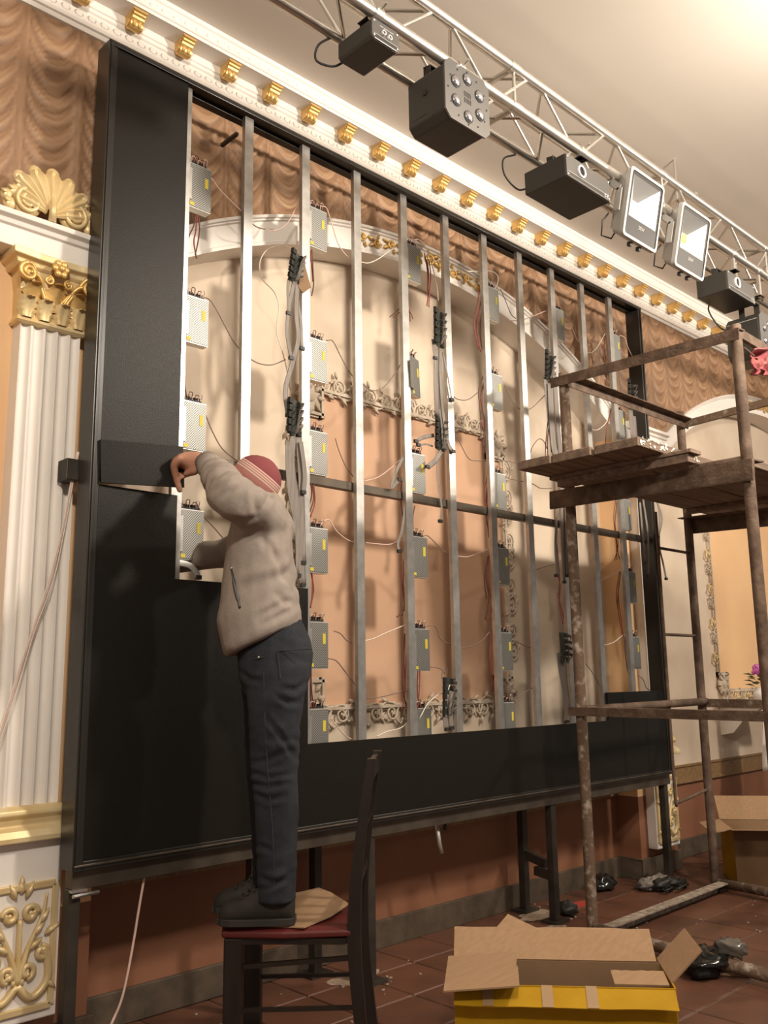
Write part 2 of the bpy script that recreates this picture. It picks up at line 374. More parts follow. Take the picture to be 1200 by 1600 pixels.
# skirting, border frieze
bb = MB(); bb.box((CX[1]-NH, YN-0.02, 0), (CX[1]+NH, YN, 0.125)); bb.box((CX[2]-HALF[2], YN-0.02, 0), (XR, YN, 0.125))
bb.box((CX[1]+NH-0.02, YW-0.02, 0), (CX[2]-HALF[2]+0.02, YW, 0.125)); bb.box((CX[1]+NH-0.02, YW, 0), (CX[1]+NH, YN-0.02, 0.125))
bb.box((XL, YW-0.02, 0), (CX[1]-NH+0.02, YW, 0.125)); bb.box((CX[1]-NH, YW, 0), (CX[1]-NH+0.02, YN-0.02, 0.125))
struct(build('baseboard_back', bb, M_skirt, bevel=0.004))
tr = MB()
for a, b in ((CX[1]-NH, CX[1]+NH), (CX[2]-HALF[2], XR)):
    tr.box((a, YN-0.012, 0.505), (b, YN, 0.622)); tr.box((a, YN-0.02, 0.612), (b, YN, 0.626)); tr.box((a, YN-0.02, 0.50), (b, YN, 0.514))
struct(build('trim_1', tr, M_border))

# cornice with gold scroll brackets
prof = [(0.24, 3.885), (0.212, 3.887), (0.208, 3.905), (0.198, 3.908), (0.196, 3.925), (0.202, 3.930), (0.201, 3.972), (0.194, 3.978), (0.192, 3.986), (0.198, 3.990), (0.197, 3.994),
        (0.190, 3.998), (0.190, 4.032), (0.100, 4.034), (0.098, 4.046), (0.092, 4.050), (0.092, 4.096), (0.084, 4.102), (0.082, 4.12), (0.24, 4.12)]
co = MB(); co.prism(prof, lambda a, b, d: (d, a, b), XL, XR); cornice = struct(build('trim_2', co, M_white, origin=(0, 0.24, 3.9)))
br = MB(); bo = (0.15, 3.965)
bp_ = [(0.190, 4.031), (0.104, 4.031), (0.104, 4.020), (0.112, 4.017), (0.114, 4.010), (0.122, 4.006), (0.126, 3.998), (0.136, 3.990)] + [(0.160+0.026*math.cos(t_), 3.990+0.026*math.sin(t_)) for t_ in [PI+0.2+PI*1.2*q/9 for q in range(10)]] + [(0.190, 4.0)]
br.prism(bp_, lambda a, b, d: (d, a-bo[0], b-bo[1]), -0.027, 0.027)
for k in range(3): br.beam((-0.033, 0.107+k*0.009-bo[0], 4.026-k*0.006-bo[1]), (0.033, 0.107+k*0.009-bo[0], 4.026-k*0.006-bo[1]), 0.006, 0.009)
br.tube([(-0.033, 0.160-bo[0], 3.990-bo[1]), (0.033, 0.160-bo[0], 3.990-bo[1])], 0.018, 12)
for sx in (-0.012, 0.012): br.ball((sx, 0.140-bo[0], 3.985-bo[1]), 0.010, 0.012, 0.016, 0, 8, 6)
brm = br.mesh('bracket', M_gold)
x = -0.175 - 14*0.2365
while x < 9.0:
    inst('bracket', brm, (x, bo[0], bo[1]), cornice); x += 0.2365
lf = MB(); x = -3.6; rm = random.Random(5)
while x < 9.0:
    lf.ball((x, 0.0925, 4.068), 0.022, 0.002, 0.014, nu=7, nv=4); lf.ball((x+0.028, 0.0925, 4.080), 0.012, 0.002, 0.012, nu=6, nv=4)
    lf.ball((x+0.01, 0.2015, 3.951), 0.021, 0.0018, 0.015, nu=6, nv=4); x += 0.056
o = build('leaf_moulding', lf, M_white, cornice, smooth=True); o['kind'] = 'stuff'

# arch mouldings
def spiral(mb, c, r0, r1, turns, a0, tub0, tub1, plane='xz', y=0, n=26, mi=0, flip=1):
    pts = []; rad = []
    for i in range(n+1):
        t = i/n; a = a0 + flip*turns*2*PI*t; r = r0 + (r1-r0)*t
        pts.append(V((c[0]+r*math.cos(a), c[1], c[2]+r*math.sin(a)))); rad.append(tub0 + (tub1-tub0)*t)
    mb.tube(pts, rad, 6, mi); mb.ball((c[0], c[1], c[2]), r1*0.9, r1*0.7, r1*0.9, mi, 8, 5); return mb
def leafshape(mb, p, d, L, W, th, mi=0):          # a small pointed leaf in the xz plane growing along d
    p = V(p); d = V(d).normalized(); s = V((d.z, 0, -d.x)); vs = []
    prof = [(0, 0.15), (0.25, 0.8), (0.5, 1), (0.78, 0.6), (1, 0.05)]
    for t, wv in prof:
        c = p + d*(L*t); bow = -th*math.sin(PI*min(1, t*1.1))
        vs += [c + s*(W/2*wv), c + V((0, bow-th*0.6, 0)), c - s*(W/2*wv), c + V((0, 0.002, 0))]
    n = 4; fs = []
    for i in range(len(prof)-1):
        for j in range(4): fs.append((i*4+j, i*4+(j+1) % 4, (i+1)*4+(j+1) % 4, (i+1)*4+j))
    fs += [(3, 2, 1, 0), (16, 17, 18, 19)]
    return mb.add(vs, fs, mi)
gold_scroll = MB(); spiral(gold_scroll, (0, 0, 0), 0.030, 0.010, 1.3, PI, 0.006, 0.008)
leafshape(gold_scroll, (0.02, 0, 0.01), (1, 0, 0.5), 0.055, 0.03, 0.008); leafshape(gold_scroll, (0.02, 0, -0.01), (1, 0, -0.35), 0.05, 0.026, 0.008); leafshape(gold_scroll, (-0.01, 0, 0.025), (-0.3, 0, 1), 0.035, 0.022, 0.008)
gsm = gold_scroll.mesh('gold_scroll', M_gold, True)
for ci, c in enumerate(CX):
    ab = MB(); N = 60; rings = []
    for i in range(N+1):
        hf = HALF[ci]; dx = -(hf+0.06) + 2*(hf+0.06)*i/N; zi_, zo_ = zin(dx), zout(dx)
        P = [(0.0, 0.24), (0.0, 0.216), (0.10, 0.214), (0.15, 0.222), (0.20, 0.222), (0.80, 0.222), (0.83, 0.210), (0.88, 0.210), (0.90, 0.198), (0.97, 0.194), (1.0, 0.20), (1.0, 0.24)]
        rings.append([(c+dx, y, zi_ + (zo_-zi_)*t) for t, y in P])
    ab.loft(rings); arch = struct(build('trim_%d' % (9, 3, 4)[ci], ab, M_white, smooth=True, autosmooth=0.5))
    for sgn in (-1, 1):
        for k in range(5):
            dx = sgn*(0.09 + 0.105*k)*1.0; x = c + dx; z = (zin(dx)+zout(dx))/2
            o = inst('gold_scroll', gsm, (x, 0.214, z + 0.006*(-1)**k), arch, scale=(sgn*0.95, 1, 0.85*(1 if k % 2 else -1)), rot=(0, math.asin(dx/3.08), 0))
    o = inst('gold_scroll', gsm, (c, 0.214, zout(0)-0.06), arch, scale=(1.2, 1, 1.2))

# plaster picture frames in the niches
fr = MB(); spiral(fr, (0, 0, 0), 0.050, 0.010, 1.5, -PI*0.5, 0.0055, 0.007)
fr.tube(spline([(0, 0, -0.05), (-0.05, 0, -0.05), (-0.095, 0, -0.01), (-0.075, 0, 0.035), (-0.05, 0, 0.015)]), 0.006, 6)
leafshape(fr, (-0.03, 0, -0.05), (-0.9, 0, -0.5), 0.05, 0.03, 0.008); leafshape(fr, (0.035, 0, 0.035), (0.6, 0, 0.9), 0.045, 0.026, 0.008)
frm = fr.mesh('plaster_scroll', M_orn, True); frg = fr.mesh('plaster_scroll', M_goldpale, True)
rs = MB(); rs.ball((0, 0, 0), 0.075, 0.02, 0.075, 0, 14, 8); rs.ball((0, -0.015, 0), 0.03, 0.015, 0.03)
for a in range(8): leafshape(rs, (0.035*math.cos(a*PI/4), -0.01, 0.035*math.sin(a*PI/4)), (math.cos(a*PI/4), 0, math.sin(a*PI/4)), 0.06, 0.04, 0.012)
rsm = rs.mesh('rosette', M_orn, True)
pk = 0
for bi, c in enumerate(CX[1:]):
    c = c if bi == 0 else 5.83; x0, x1, z0, z1 = c-0.78, c+0.78, 1.13, 2.70
    pf = MB(); nt_ = 0.13
    poly = [(x0+nt_, z0), (x1-nt_, z0), (x1-nt_, z0+nt_), (x1, z0+nt_), (x1, z1-nt_), (x1-nt_, z1-nt_), (x1-nt_, z1), (x0+nt_, z1), (x0+nt_, z1-nt_), (x0, z1-nt_), (x0, z0+nt_), (x0+nt_, z0+nt_)]
    pf.prism(poly, lambda a, b, d: (a, d, b), YN-0.003, YN)
    root = struct(build('trim_%d' % (5+bi), pf, M_panel if bi == 0 else M_peach))
    mo = MB(); n = len(poly)
    for i in range(n):
        a, b = poly[i], poly[(i+1) % n]; d = V((b[0]-a[0], 0, b[1]-a[1])).normalized()*0.017
        for off, wd, hh in ((0, 0.034, 0.018), (0.0, 0.014, 0.03)):
            mo.beam(V((a[0], YN-hh/2, a[1]))-d, V((b[0], YN-hh/2, b[1]))+d, wd, hh, up=(0, 1, 0))
    build('panel_moulding', mo, M_orn, root)
    i = 0
    def put(x, z, rot, s, sx=1):
        global pk; pk += 1; inst('plaster_scroll', frg if (bi == 1 and pk % 2) else frm, (x, YN-0.022, z), root, scale=(s*sx*(0.75 if bi else 1), 1, s*(0.75 if bi else 1)), rot=(0, rot, 0))
    for sgn in (-1, 1):
        for k in range(6): put(c+sgn*(0.08+0.112*k), z1+0.035, 0 if k % 2 else 0.3, 0.95, sgn)
        for k in range(6): put(c+sgn*(0.08+0.112*k), z0-0.03, PI if k % 2 else PI-0.4, 0.95, sgn)
        for k in range(9):
            put((x0-0.03 if sgn < 0 else x1+0.03), z0+0.27+0.135*k, PI/2*(-sgn)+(0.3 if k % 2 else 0), 0.85, 1 if k % 2 else -1)
        for zz in (z0+0.05, z1-0.05): inst('rosette', rsm, ((x0+0.05 if sgn < 0 else x1-0.05), YN-0.015, zz), root)

# ------------------------------------------------------------------ pilasters
def leaf3(mb, base, W, H, out, ribs=5, mi=0, nx=9, nz=9):
    bx, by, bz = base; vs = []
    for j in range(nz+1):
        t = j/nz; wv = W*(0.55+0.75*math.sin(PI*min(1, 0.15+0.75*t)))*0.6*(1 if t < 0.85 else 1-(t-0.85)*2.2)
        yy = by - out*(t**2.2); zz = bz + H*(t if t < 0.85 else 0.85-(t-0.85)*0.6)
        for i in range(nx+1):
            s = i/nx*2-1; rib = 0.010*math.cos(s*PI*ribs/2)**2*(0.4+0.6*t) + 0.014*(1-s*s)
            vs.append((bx + s*wv/2*(1+0.22*math.sin(t*26)), yy - rib, zz))
    return mb.add(vs, [(j*(nx+1)+i, j*(nx+1)+i+1, (j+1)*(nx+1)+i+1, (j+1)*(nx+1)+i) for j in range(nz) for i in range(nx)], mi)
def ring4(cx, hw, yf, z, chamfer=0): return [(cx-hw, YW, z), (cx-hw, yf, z), (cx+hw, yf, z), (cx+hw, YW, z)]
def pilaster(cx, label):
    t = thing('pilaster', (cx, YW, 0.16), label, 'pilaster')
    hw = 0.118; yf = 0.175; NF = 5; w_ = 2*hw/NF; pts = [(cx-hw, YW)]
    for i in range(NF):
        a = cx-hw+i*w_
        for q in range(9):
            s = q/8; pts.append((a + w_*(0.08+0.84*s), yf + 0.017*math.sin(PI*s)**0.8))
    pts.append((cx+hw, YW))
    sh = MB(); sh.prism(pts, lambda a, b, d: (a, b, d), 0.85, 2.575); build('shaft', sh, M_white, t, smooth=True, autosmooth=0.7)
    ba = MB(); ba.loft([ring4(cx, h, y, z) for h, y, z in ((0.128, 0.165, 0.862), (0.140, 0.150, 0.850), (0.146, 0.146, 0.835), (0.134, 0.158, 0.820), (0.130, 0.160, 0.800), (0.150, 0.142, 0.785), (0.160, 0.132, 0.765), (0.160, 0.132, 0.748))])
    build('base_moulding', ba, M_goldpale, t, bevel=0.004)
    pe = MB(); pe.box((cx-0.142, 0.172, 0.175), (cx+0.142, YW, 0.75)); ped = build('pedestal', pe, M_white, t, bevel=0.006)
    g = MB(); yo = 0.168; x0, x1, z0, z1 = cx-0.118, cx+0.118, 0.215, 0.60
    for a, b in (((x0, z0), (x1, z0)), ((x1, z0), (x1, z1)), ((x1, z1), (x0, z1)), ((x0, z1), (x0, z0))):
        g.beam((a[0], yo, a[1]), (b[0], yo, b[1]), 0.022, 0.014, up=(0, 1, 0))
    build('gilt_border', g, M_goldpale, ped, bevel=0.003)
    g = MB(); yo = 0.164
    g.tube(spline([(cx, yo, 0.28), (cx, yo, 0.40), (cx, yo, 0.50)]), [0.010]*13, 6)
    for s in (-1, 1):
        spiral(g, (cx+s*0.035, yo, 0.515), 0.026, 0.010, 1.1, PI/2+(PI/2)*s+PI, 0.010, 0.012, flip=s)
        spiral(g, (cx+s*0.033, yo, 0.335), 0.024, 0.010, 1.1, -PI/2, 0.010, 0.012, flip=s)
        spiral(g, (cx+s*0.078, yo, 0.385), 0.022, 0.009, 1.0, PI/2, 0.010, 0.012, flip=-s)
        g.tube(spline([(cx, yo, 0.30), (cx+s*0.03, yo, 0.40), (cx+s*0.075, yo, 0.50), (cx+s*0.088, yo, 0.57)]), [0.012-0.0004*i for i in range(19)], 6)
        g.tube(spline([(cx, yo, 0.295), (cx+s*0.05, yo, 0.25), (cx+s*0.10, yo, 0.29), (cx+s*0.10, yo, 0.36), (cx+s*0.08, yo, 0.40)]), 0.014, 6)
        for (a, b, dx, dz) in ((0.045, 0.44, 0.8, 0.9), (0.065, 0.475, 0.7, 1), (0.03, 0.40, 0.9, 0.6), (0.085, 0.44, 0.9, 0.5), (0.015, 0.565, 0.5, 1), (0.09, 0.30, 0.8, -0.7)):
            leafshape(g, (cx+s*a, yo, b), (s*dx, 0, dz), 0.058, 0.028, 0.010)
    g.ball((cx, yo, 0.60), 0.012, 0.012, 0.018); leafshape(g, (cx, yo, 0.59), (0, 0, 1), 0.05, 0.022, 0.008); g.box((cx-0.02, yo-0.008, 0.295), (cx+0.02, yo, 0.315))
    build('gilt_acanthus', g, M_goldpale, ped, smooth=True)
    # capital
    ca = MB()
    ca.loft([ring4(cx, h, y, z) for h, y, z in ((0.128, 0.168, 2.565), (0.134, 0.160, 2.572), (0.130, 0.164, 2.584), (0.122, 0.172, 2.60), (0.124, 0.168, 2.70), (0.136, 0.152, 2.775))])
    cap = build('capital', ca, M_goldpale, t)
    ab_ = MB(); ab_.loft([[(cx-h, YW, z), (cx-h, y, z), (cx-h*0.45, y+0.012, z), (cx+h*0.45, y+0.012, z), (cx+h, y, z), (cx+h, YW, z)] for h, y, z in ((0.150, 0.140, 2.768), (0.156, 0.130, 2.778), (0.160, 0.126, 2.792), (0.176, 0.106, 2.80), (0.178, 0.104, 2.825))])
    build('abacus', ab_, M_goldpale, cap, bevel=0.003)
    for k in range(4):
        l = MB(); leaf3(l, (cx-0.099+0.066*k, 0.170, 2.586), 0.092, 0.088, 0.036, 7); build('acanthus_leaf', l, M_goldpale, cap, smooth=True)
    for k in range(3):
        l = MB(); leaf3(l, (cx-0.084+0.084*k, 0.168, 2.625), 0.10, 0.125 if k == 1 else 0.105, 0.052, 9); build('acanthus_leaf', l, M_gold, cap, smooth=True)
    for k in range(2):
        for s in (-1, 1):
            l = MB(); l.tube(spline([(cx+s*0.02, 0.160, 2.63+0.03*k), (cx+s*(0.045+0.01*k), 0.145, 2.69+0.02*k), (cx+s*(0.075+0.02*k), 0.13, 2.735+0.01*k), (cx+s*(0.11), 0.12, 2.745+0.012*k)], 5), [0.006]*8+[0.009]*8, 6); build('stalk', l, M_gold, cap, smooth=True)
    for s in (-1, 1):
        l = MB(); spiral(l, (cx+s*0.118, 0.118, 2.742), 0.034, 0.010, 1.5, PI/2, 0.008, 0.009, flip=-s)
        l.tube(spline([(cx+s*0.04, 0.150, 2.66), (cx+s*0.07, 0.140, 2.72), (cx+s*0.10, 0.125, 2.772), (cx+s*0.118, 0.118, 2.776)]), 0.008, 6)
        build('volute', l, M_gold, cap, smooth=True)
        l = MB(); spiral(l, (cx+s*0.038, 0.128, 2.735), 0.018, 0.007, 1.2, PI/2, 0.005, 0.006, flip=s); build('volute', l, M_gold, cap, smooth=True)
    l = MB(); l.ball((cx, 0.112, 2.785), 0.016)
    for a in range(6): l.ball((cx+0.022*math.cos(a*PI/3), 0.114, 2.785+0.022*math.sin(a*PI/3)), 0.015, 0.010, 0.015, 0, 8, 5)
    build('flower', l, M_gold, cap, smooth=True)
    return t
pilaster(-0.452, 'white fluted pilaster with gold capital and gilded pedestal left of the black screen')
pilaster(3.755, 'white fluted pilaster mostly hidden behind the right edge of the black screen')
# entablature blocks above the pilasters
for i, (a, b) in enumerate(((CX[0]+NH-0.03, CX[1]-NH+0.03), (CX[1]+NH-0.03, CX[2]-HALF[2]+0.03))):
    e = MB(); e.prism([(YW, 2.83), (0.135, 2.83), (0.132, 2.85), (0.13, 2.90), (0.118, 2.905), (0.112, 2.920), (0.092, 2.928), (0.088, 2.945), (0.10, 2.952), (YW, 2.955)], lambda y, z, d: (d, y, z), a, b)
    struct(build('trim_%d' % (7+i), e, M_white, bevel=0.002))
# gilded shell standing on the left entablature
def shell(cx, y, z):
    t = thing('shell_ornament', (cx, y, z), 'gilded shell ornament with two scrolls on the white ledge above the fluted pilaster', 'ornament')
    for k in range(7):
        a = PI*(0.10 + 0.80*k/6); R = 0.170 if k not in (0, 6) else 0.135; f = MB(); sd = V((-math.sin(a), 0, math.cos(a))); di = V((math.cos(a), 0, math.sin(a)))
        rings = []
        for q in range(1, 9):
            r = R*q/8; wd = 0.006 + 0.030*(q/8) if q < 8 else 0.020; c = V((cx, y-0.010-0.020*math.sin(PI*q/9), z+0.035)) + di*r
            rings.append([c+sd*wd, c+V((0, -0.012*q/8-0.003, 0))+sd*wd*0.5, c+V((0, -0.002, 0)), c+V((0, -0.012*q/8-0.003, 0))-sd*wd*0.5, c-sd*wd, c+V((0, 0.018, 0))])
        f.loft(rings); f.ball(V((cx, y-0.012, z+0.035)) + di*R*0.97, 0.026, 0.014, 0.026, 0, 12, 8); build('lobe', f, M_goldpale, t, smooth=True, autosmooth=0.9)
    for s in (-1, 1):
        v = MB(); v.ball((cx+s*0.088, y-0.004, z+0.056), 0.056, 0.020, 0.054, 0, 20, 10)
        spiral(v, (cx+s*0.088, y-0.026, z+0.056), 0.048, 0.010, 1.9, PI/2, 0.009, 0.008, flip=-s, n=40); build('scroll', v, M_goldpale, t, smooth=True)
        for dx, dz, r in ((0.140, 0.082, 0.024), (0.165, 0.060, 0.022), (0.152, 0.030, 0.024), (0.120, 0.112, 0.024)):
            v = MB(); v.ball((cx+s*dx, y-0.01, z+dz), r, 0.017, r*1.05, 0, 12, 8); leafshape(v, (cx+s*dx, y-0.022, z+dz), (s*0.9, 0, 0.4), r*1.2, r, 0.006); build('leaf_end', v, M_goldpale, t, smooth=True)
    v = MB(); v.tube([(cx, y-0.03, z+0.002), (cx, y-0.035, z+0.06), (cx, y-0.02, z+0.12)], [0.016, 0.013, 0.006], 8); build('stem', v, M_goldpale, t, smooth=True)
shell(-0.50, 0.135, 2.953)

# ------------------------------------------------------------------ LED screen: frame, studs, modules, legs
MW, MH, ZM0 = 0.32, 0.16, 0.687                 # module size, bottom of the module field
XF0, XF1, ZF0, ZF1 = -0.356, 3.556, 0.655, 3.742
scr = thing('led_screen', (1.6, 0.05, 0), 'huge black framed LED video wall, half filled with black modules, standing before the wall', 'LED screen')
def part(name, mb, m, parent=scr, **k): return build(name, mb, m, parent, **k)
fm = MB(); fm.box((XF0, 0, ZF0), (-0.3205, 0.10, ZF1)); part('side_frame', fm, M_black, bevel=0.003)
fm = MB(); fm.box((3.5205, 0, ZF0), (XF1, 0.10, ZF1)); part('side_frame', fm, M_black, bevel=0.003)
fm = MB(); fm.box((-0.3205, 0, 3.728), (3.5205, 0.10, ZF1)); fm.box((-0.3205, 0.06, 3.715), (3.5205, 0.10, 3.728)); part('top_frame', fm, M_black, bevel=0.002)
fm = MB(); fm.box((-0.3205, 0, ZF0), (3.5205, 0.10, 0.686)); part('bottom_frame', fm, M_black, bevel=0.003)
for nm, a, b in (('lip', (-0.352, -0.006, 0.668), (3.552, 0, 0.676)), ('lip', (-0.352, -0.006, 3.716), (3.552, 0, 3.735)), ('lip', (-0.349, -0.006, 0.676), (-0.338, 0, 3.716)), ('lip', (3.538, -0.006, 0.676), (3.549, 0, 3.716))):
    fm = MB(); fm.box(a, b); part('frame_lip', fm, M_steel if b[2] < 1 else M_black, bevel=0.002)
fm = MB(); fm.box((-0.34, 0.03, 0.592), (3.57, 0.085, 0.654)); part('support_beam', fm, M_steel, bevel=0.002)
sm = MB(); z0, z1 = 0.69, 3.715
sm.box((-0.0225, 0, 0), (0.0225, 0.0015, z1-z0)); sm.box((-0.0225, 0.0015, 0), (-0.021, 0.022, z1-z0)); sm.box((0.021, 0.0015, 0), (0.0225, 0.022, z1-z0))
sme = sm.mesh('stud', M_galv)
for i in range(0, 11): inst('stud', sme, (0.32*i + (0.006 if i == 0 else 0), 0.021, z0), scr)
cb_ = MB(); cb_.box((-0.32, 0.05, 2.118), (3.52, 0.085, 2.157)); part('cross_bar', cb_, M_steel, bevel=0.002)
# the inner posts against the wall side
po = MB(); po.box((0.425, 0.09, 0.0), (0.465, 0.13, 2.118)); part('inner_post', po, M_steel, bevel=0.002)
mo = MB(); mo.box((-0.1599, 0, 0.0001), (0.1599, 0.013, 0.1599)); mod_me = mo.mesh('led_module', M_ledface)
HELD = (0, 8)
for c in range(12):
    top = 19 if c == 0 else (6 if c in (1, 2) else (3 if c >= 10 else 2))
    for r in range(top):
        if (c, r) == HELD: continue
        inst('led_module', mod_me, (-0.16+0.32*c, 0.005, ZM0+MH*r), scr)
# legs
def leg(x, y, top=0.6, wd=0.042):
    l = MB(); l.box((x-wd/2, y-wd/2, 0.012), (x+wd/2, y+wd/2, top)); o = part('leg', l, M_leg, bevel=0.003)
    l = MB(); l.box((x-0.06, y-0.05, 0.0), (x+0.06, y+0.05, 0.012)); build('foot_plate', l, M_leg, o)
    return o
for x, y in ((-0.325, 0.06), (1.02, 0.058), (2.345, 0.058), (3.53, 0.06)): leg(x, y, 0.593)
for x, y in ((0.93, 0.31), (2.42, 0.31)): leg(x, y, 0.72)
hb = MB(); hb.beam((2.42, 0.30, 0.30), (2.40, 0.14, 0.27), 0.03, 0.045); hb.beam((2.37, 0.19, 0.235), (2.345, 0.05, 0.225), 0.03, 0.045); part('leg_brace', hb, M_leg)
hb = MB(); hb.beam((0.93, 0.30, 0.30), (0.98, 0.07, 0.28), 0.03, 0.04); part('leg_brace', hb, M_leg)
wbk = MB(); wbk.box((-0.40, 0.10, 1.99), (-0.345, 0.175, 2.07)); part('wall_bracket', wbk, M_leg, bevel=0.004)
p_ = atY(372, 203, 0.075); wbk = MB(); wbk.box((p_.x+0.005, 0.10, p_.z-0.008), (p_.x+0.022, 0.225, p_.z+0.008)); part('wall_bracket', wbk, M_leg, bevel=0.003)
p_ = atY(130, 1387, 0.06); wbk = MB(); wbk.tube([(-0.34, 0.02, 0.575), (-0.24, 0.04, 0.572)], 0.007, 6); wbk.box((-0.345, 0.02, 0.585), (-0.29, 0.07, 0.593)); part('clamp_bolt', wbk, M_galv)

# the module being fitted
hm = MB(); hm.box((0, 0, 0.001), (0.318, 0.013, 0.159))
mtx = Matrix.Translation((-0.319, -0.012, ZM0+MH*8+0.002)) @ Matrix.Rotation(math.radians(-7), 4, 'Z') @ Matrix.Rotation(math.radians(-3.4), 4, 'Y')
hm.xf(mtx)
hx = MB(); hx.box((0, 0.013, 0.012), (0.318, 0.028, 0.024)); hx.box((0, 0.013, 0.136), (0.318, 0.028, 0.148)); hx.box((0.0, 0.013, 0.012), (0.012, 0.028, 0.148)); hx.box((0.306, 0.013, 0.012), (0.318, 0.028, 0.148)); hx.xf(mtx)
hr = thing('led_module', mtx @ V((0.16, 0, 0)), 'tilted black LED module being pressed into the left column by the worker', 'LED module')
build('face', hm, M_ledface, hr); build('back_frame', hx, M_blackmat, hr)

# ------------------------------------------------------------------ power supplies
def psu_parts():
    c = MB(); c.box((-0.052, 0.003, 0), (0.052, 0.042, 0.2)); c.box((-0.056, 0.03, -0.012), (-0.052, 0.042, 0.212))
    cov = MB(); cov.box((-0.0505, 0, 0.004), (0.0505, 0.003, 0.196))
    tb = MB(); tb.box((-0.045, 0.012, 0.2), (0.035, 0.034, 0.212))
    for k in range(7): tb.box((-0.044+k*0.0115, 0.010, 0.206), (-0.042+k*0.0115, 0.034, 0.222))
    wl = MB()
    for k in range(5):
        x = -0.04+0.015*k; h = 0.020+0.008*math.sin(k*2.1)
        wl.tube(spline([(x, 0.012, 0.207), (x-0.004, 0.002, 0.207+h), (x+0.012, 0.004, 0.207+h*1.1), (x+0.02, 0.022, 0.222)], 5), 0.0018, 5, mi=k % 2)
    st = MB(); st.box((0.020, -0.0012, 0.105), (0.036, 0.0002, 0.150))
    s2 = MB(); s2.box((-0.050, -0.0012, 0.008), (-0.030, 0.0002, 0.022))
    pl = MB(); pl.box((-0.085, -0.006, 0.03), (-0.046, -0.0005, 0.17))
    return [('casing', c.mesh('casing', M_psu_side)), ('perforated_cover', cov.mesh('perforated_cover', M_perf)), ('terminal_block', tb.mesh('terminal_block', M_blackmat)),
            ('terminal_wires', wl.mesh('terminal_wires', [M_pink, M_brownw], True)), ('sticker', st.mesh('sticker', M_yellow)), ('sticker', s2.mesh('sticker', M_yellow)), ('mounting_strip', pl.mesh('mounting_strip', M_galv))]
PP = psu_parts()
cols = [(0, [3.304, 2.714, 2.269, 1.83]), (2, [3.346, 2.699, 2.263, 1.824, 1.413, 1.046]), (4, [3.379, 2.761, 2.264, 1.847, 1.400, 1.028]), (6, [3.340, 2.824, 2.259, 1.848, 1.397, 1.036]),
        (8, [3.393, 2.86, 2.27, 1.82, 1.40]), (10, [3.395, 2.872, 2.277, 1.81, 1.401])]
cname = ['beside the finished left column of modules', 'in the second column of supplies', 'in the third column of supplies', 'in the fourth column of supplies', 'in the fifth column, behind the scaffold pole', 'in the last column by the right frame']
rname = ['topmost', 'second from top', 'third from top', 'fourth from top', 'fifth from top', 'lowest, half hidden']
PS = {}
for ci, (si, zs) in enumerate(cols):
    for ri, zc in enumerate(zs):
        if ci == 4 and ri > 0 and ri != 3: continue
        x = 0.32*si + 0.098
        lab = '%s silver power supply %s' % (rname[ri], cname[ci])
        if ci == 2 and ri == 1: lab = 'second from top grey power supply in the third column, hanging askew'
        t = thing('power_supply', (x, 0.05, zc-0.1), lab, 'power supply', 'power supplies on the screen studs')
        for nm, me in PP:
            if ci == 4 and nm == 'terminal_wires': continue
            o = inst(nm, me, (x, 0.05, zc-0.1), t)
        if ci == 2 and ri == 1: t.rotation_euler = (0, -0.07, 0.4)
        PS[(ci, ri)] = t

# ------------------------------------------------------------------ receiver cards with ribbon cables
def P(px, py, y): return atY(px, py, y)
def ribbon(parent, pts, y, wd=0.009, m=None):
    b = MB(); q = spline([P(p[0], p[1], p[2] if len(p) > 2 else y) for p in pts], 5); b.tube(q, 0.0011, 8, flat=wd/0.0011)
    build('ribbon_cable', b, m or M_ribbon, parent, smooth=True)
    e = MB(); c = q[-1]; e.box(c - V((0.012, 0.006, 0.006)), c + V((0.012, 0.006, 0.010))); build('connector', e, M_blackmat, parent)
def card(px, py, y, wd, ht, tilt, label, ribbons, extra=()):
    c = P(px, py, y); t = thing('receiver_card', c - V((0, 0, ht/2)), label, 'circuit board', 'receiver cards with ribbon cables')
    m = Matrix.Translation(c) @ Matrix.Rotation(tilt, 4, 'Y') @ Matrix.Rotation(0.35, 4, 'Z')
    b = MB(); b.box((-wd/2, 0, -ht/2), (wd/2, 0.004, ht/2)); b.xf(m); build('board', b, M_pcb, t)
    for s in (-1, 1):
        for k in range(5):
            b = MB(); z = -ht/2 + ht*(k+0.5)/5; b.box((s*wd/2-0.014, -0.014, z-ht*0.075), (s*wd/2+0.014, 0.0, z+ht*0.075)); b.xf(m); build('socket', b, M_blackmat, t)
    for k in range(4):
        b = MB(); q = [m @ V((wd*0.4, -0.012, ht*(0.4-0.2*k))), m @ V((wd*0.15, -0.045, ht*(0.33-0.2*k))), m @ V((-wd*0.15, -0.04, ht*(0.1-0.15*k))), m @ V((-wd*0.1, -0.02, -ht*0.5))]
        b.tube(spline(q, 5), 0.0012, 8, flat=7); build('ribbon_cable', b, M_ribbon, t, smooth=True)
    for r in ribbons: ribbon(t, r[0], r[1], r[2] if len(r) > 2 else 0.009)
    return t
card(461, 418, 0.015, 0.07, 0.15, 0.15, 'tangled receiver card with grey ribbons hanging beside the second stud, below the drapes',
     [([(460, 440), (452, 480), (449, 520), (455, 560)], 0.015, 0.011), ([(465, 440), (463, 490), (466, 530), (455, 575), (446, 610), (450, 650)], 0.015, 0.013), ([(462, 450), (470, 500), (472, 545)], 0.02, 0.008), ([(455, 430), (450, 445), (451, 490)], 0.015, 0.008)])
cdx = MB(); c = P(474, 440, 0.012); cdx.prism([(-0.0, 0.11), (0.045, -0.015), (0.0, -0.055), (-0.028, -0.035)], lambda a, b, d: (c.x+a, c.y+d, c.z+b), 0, 0.004)
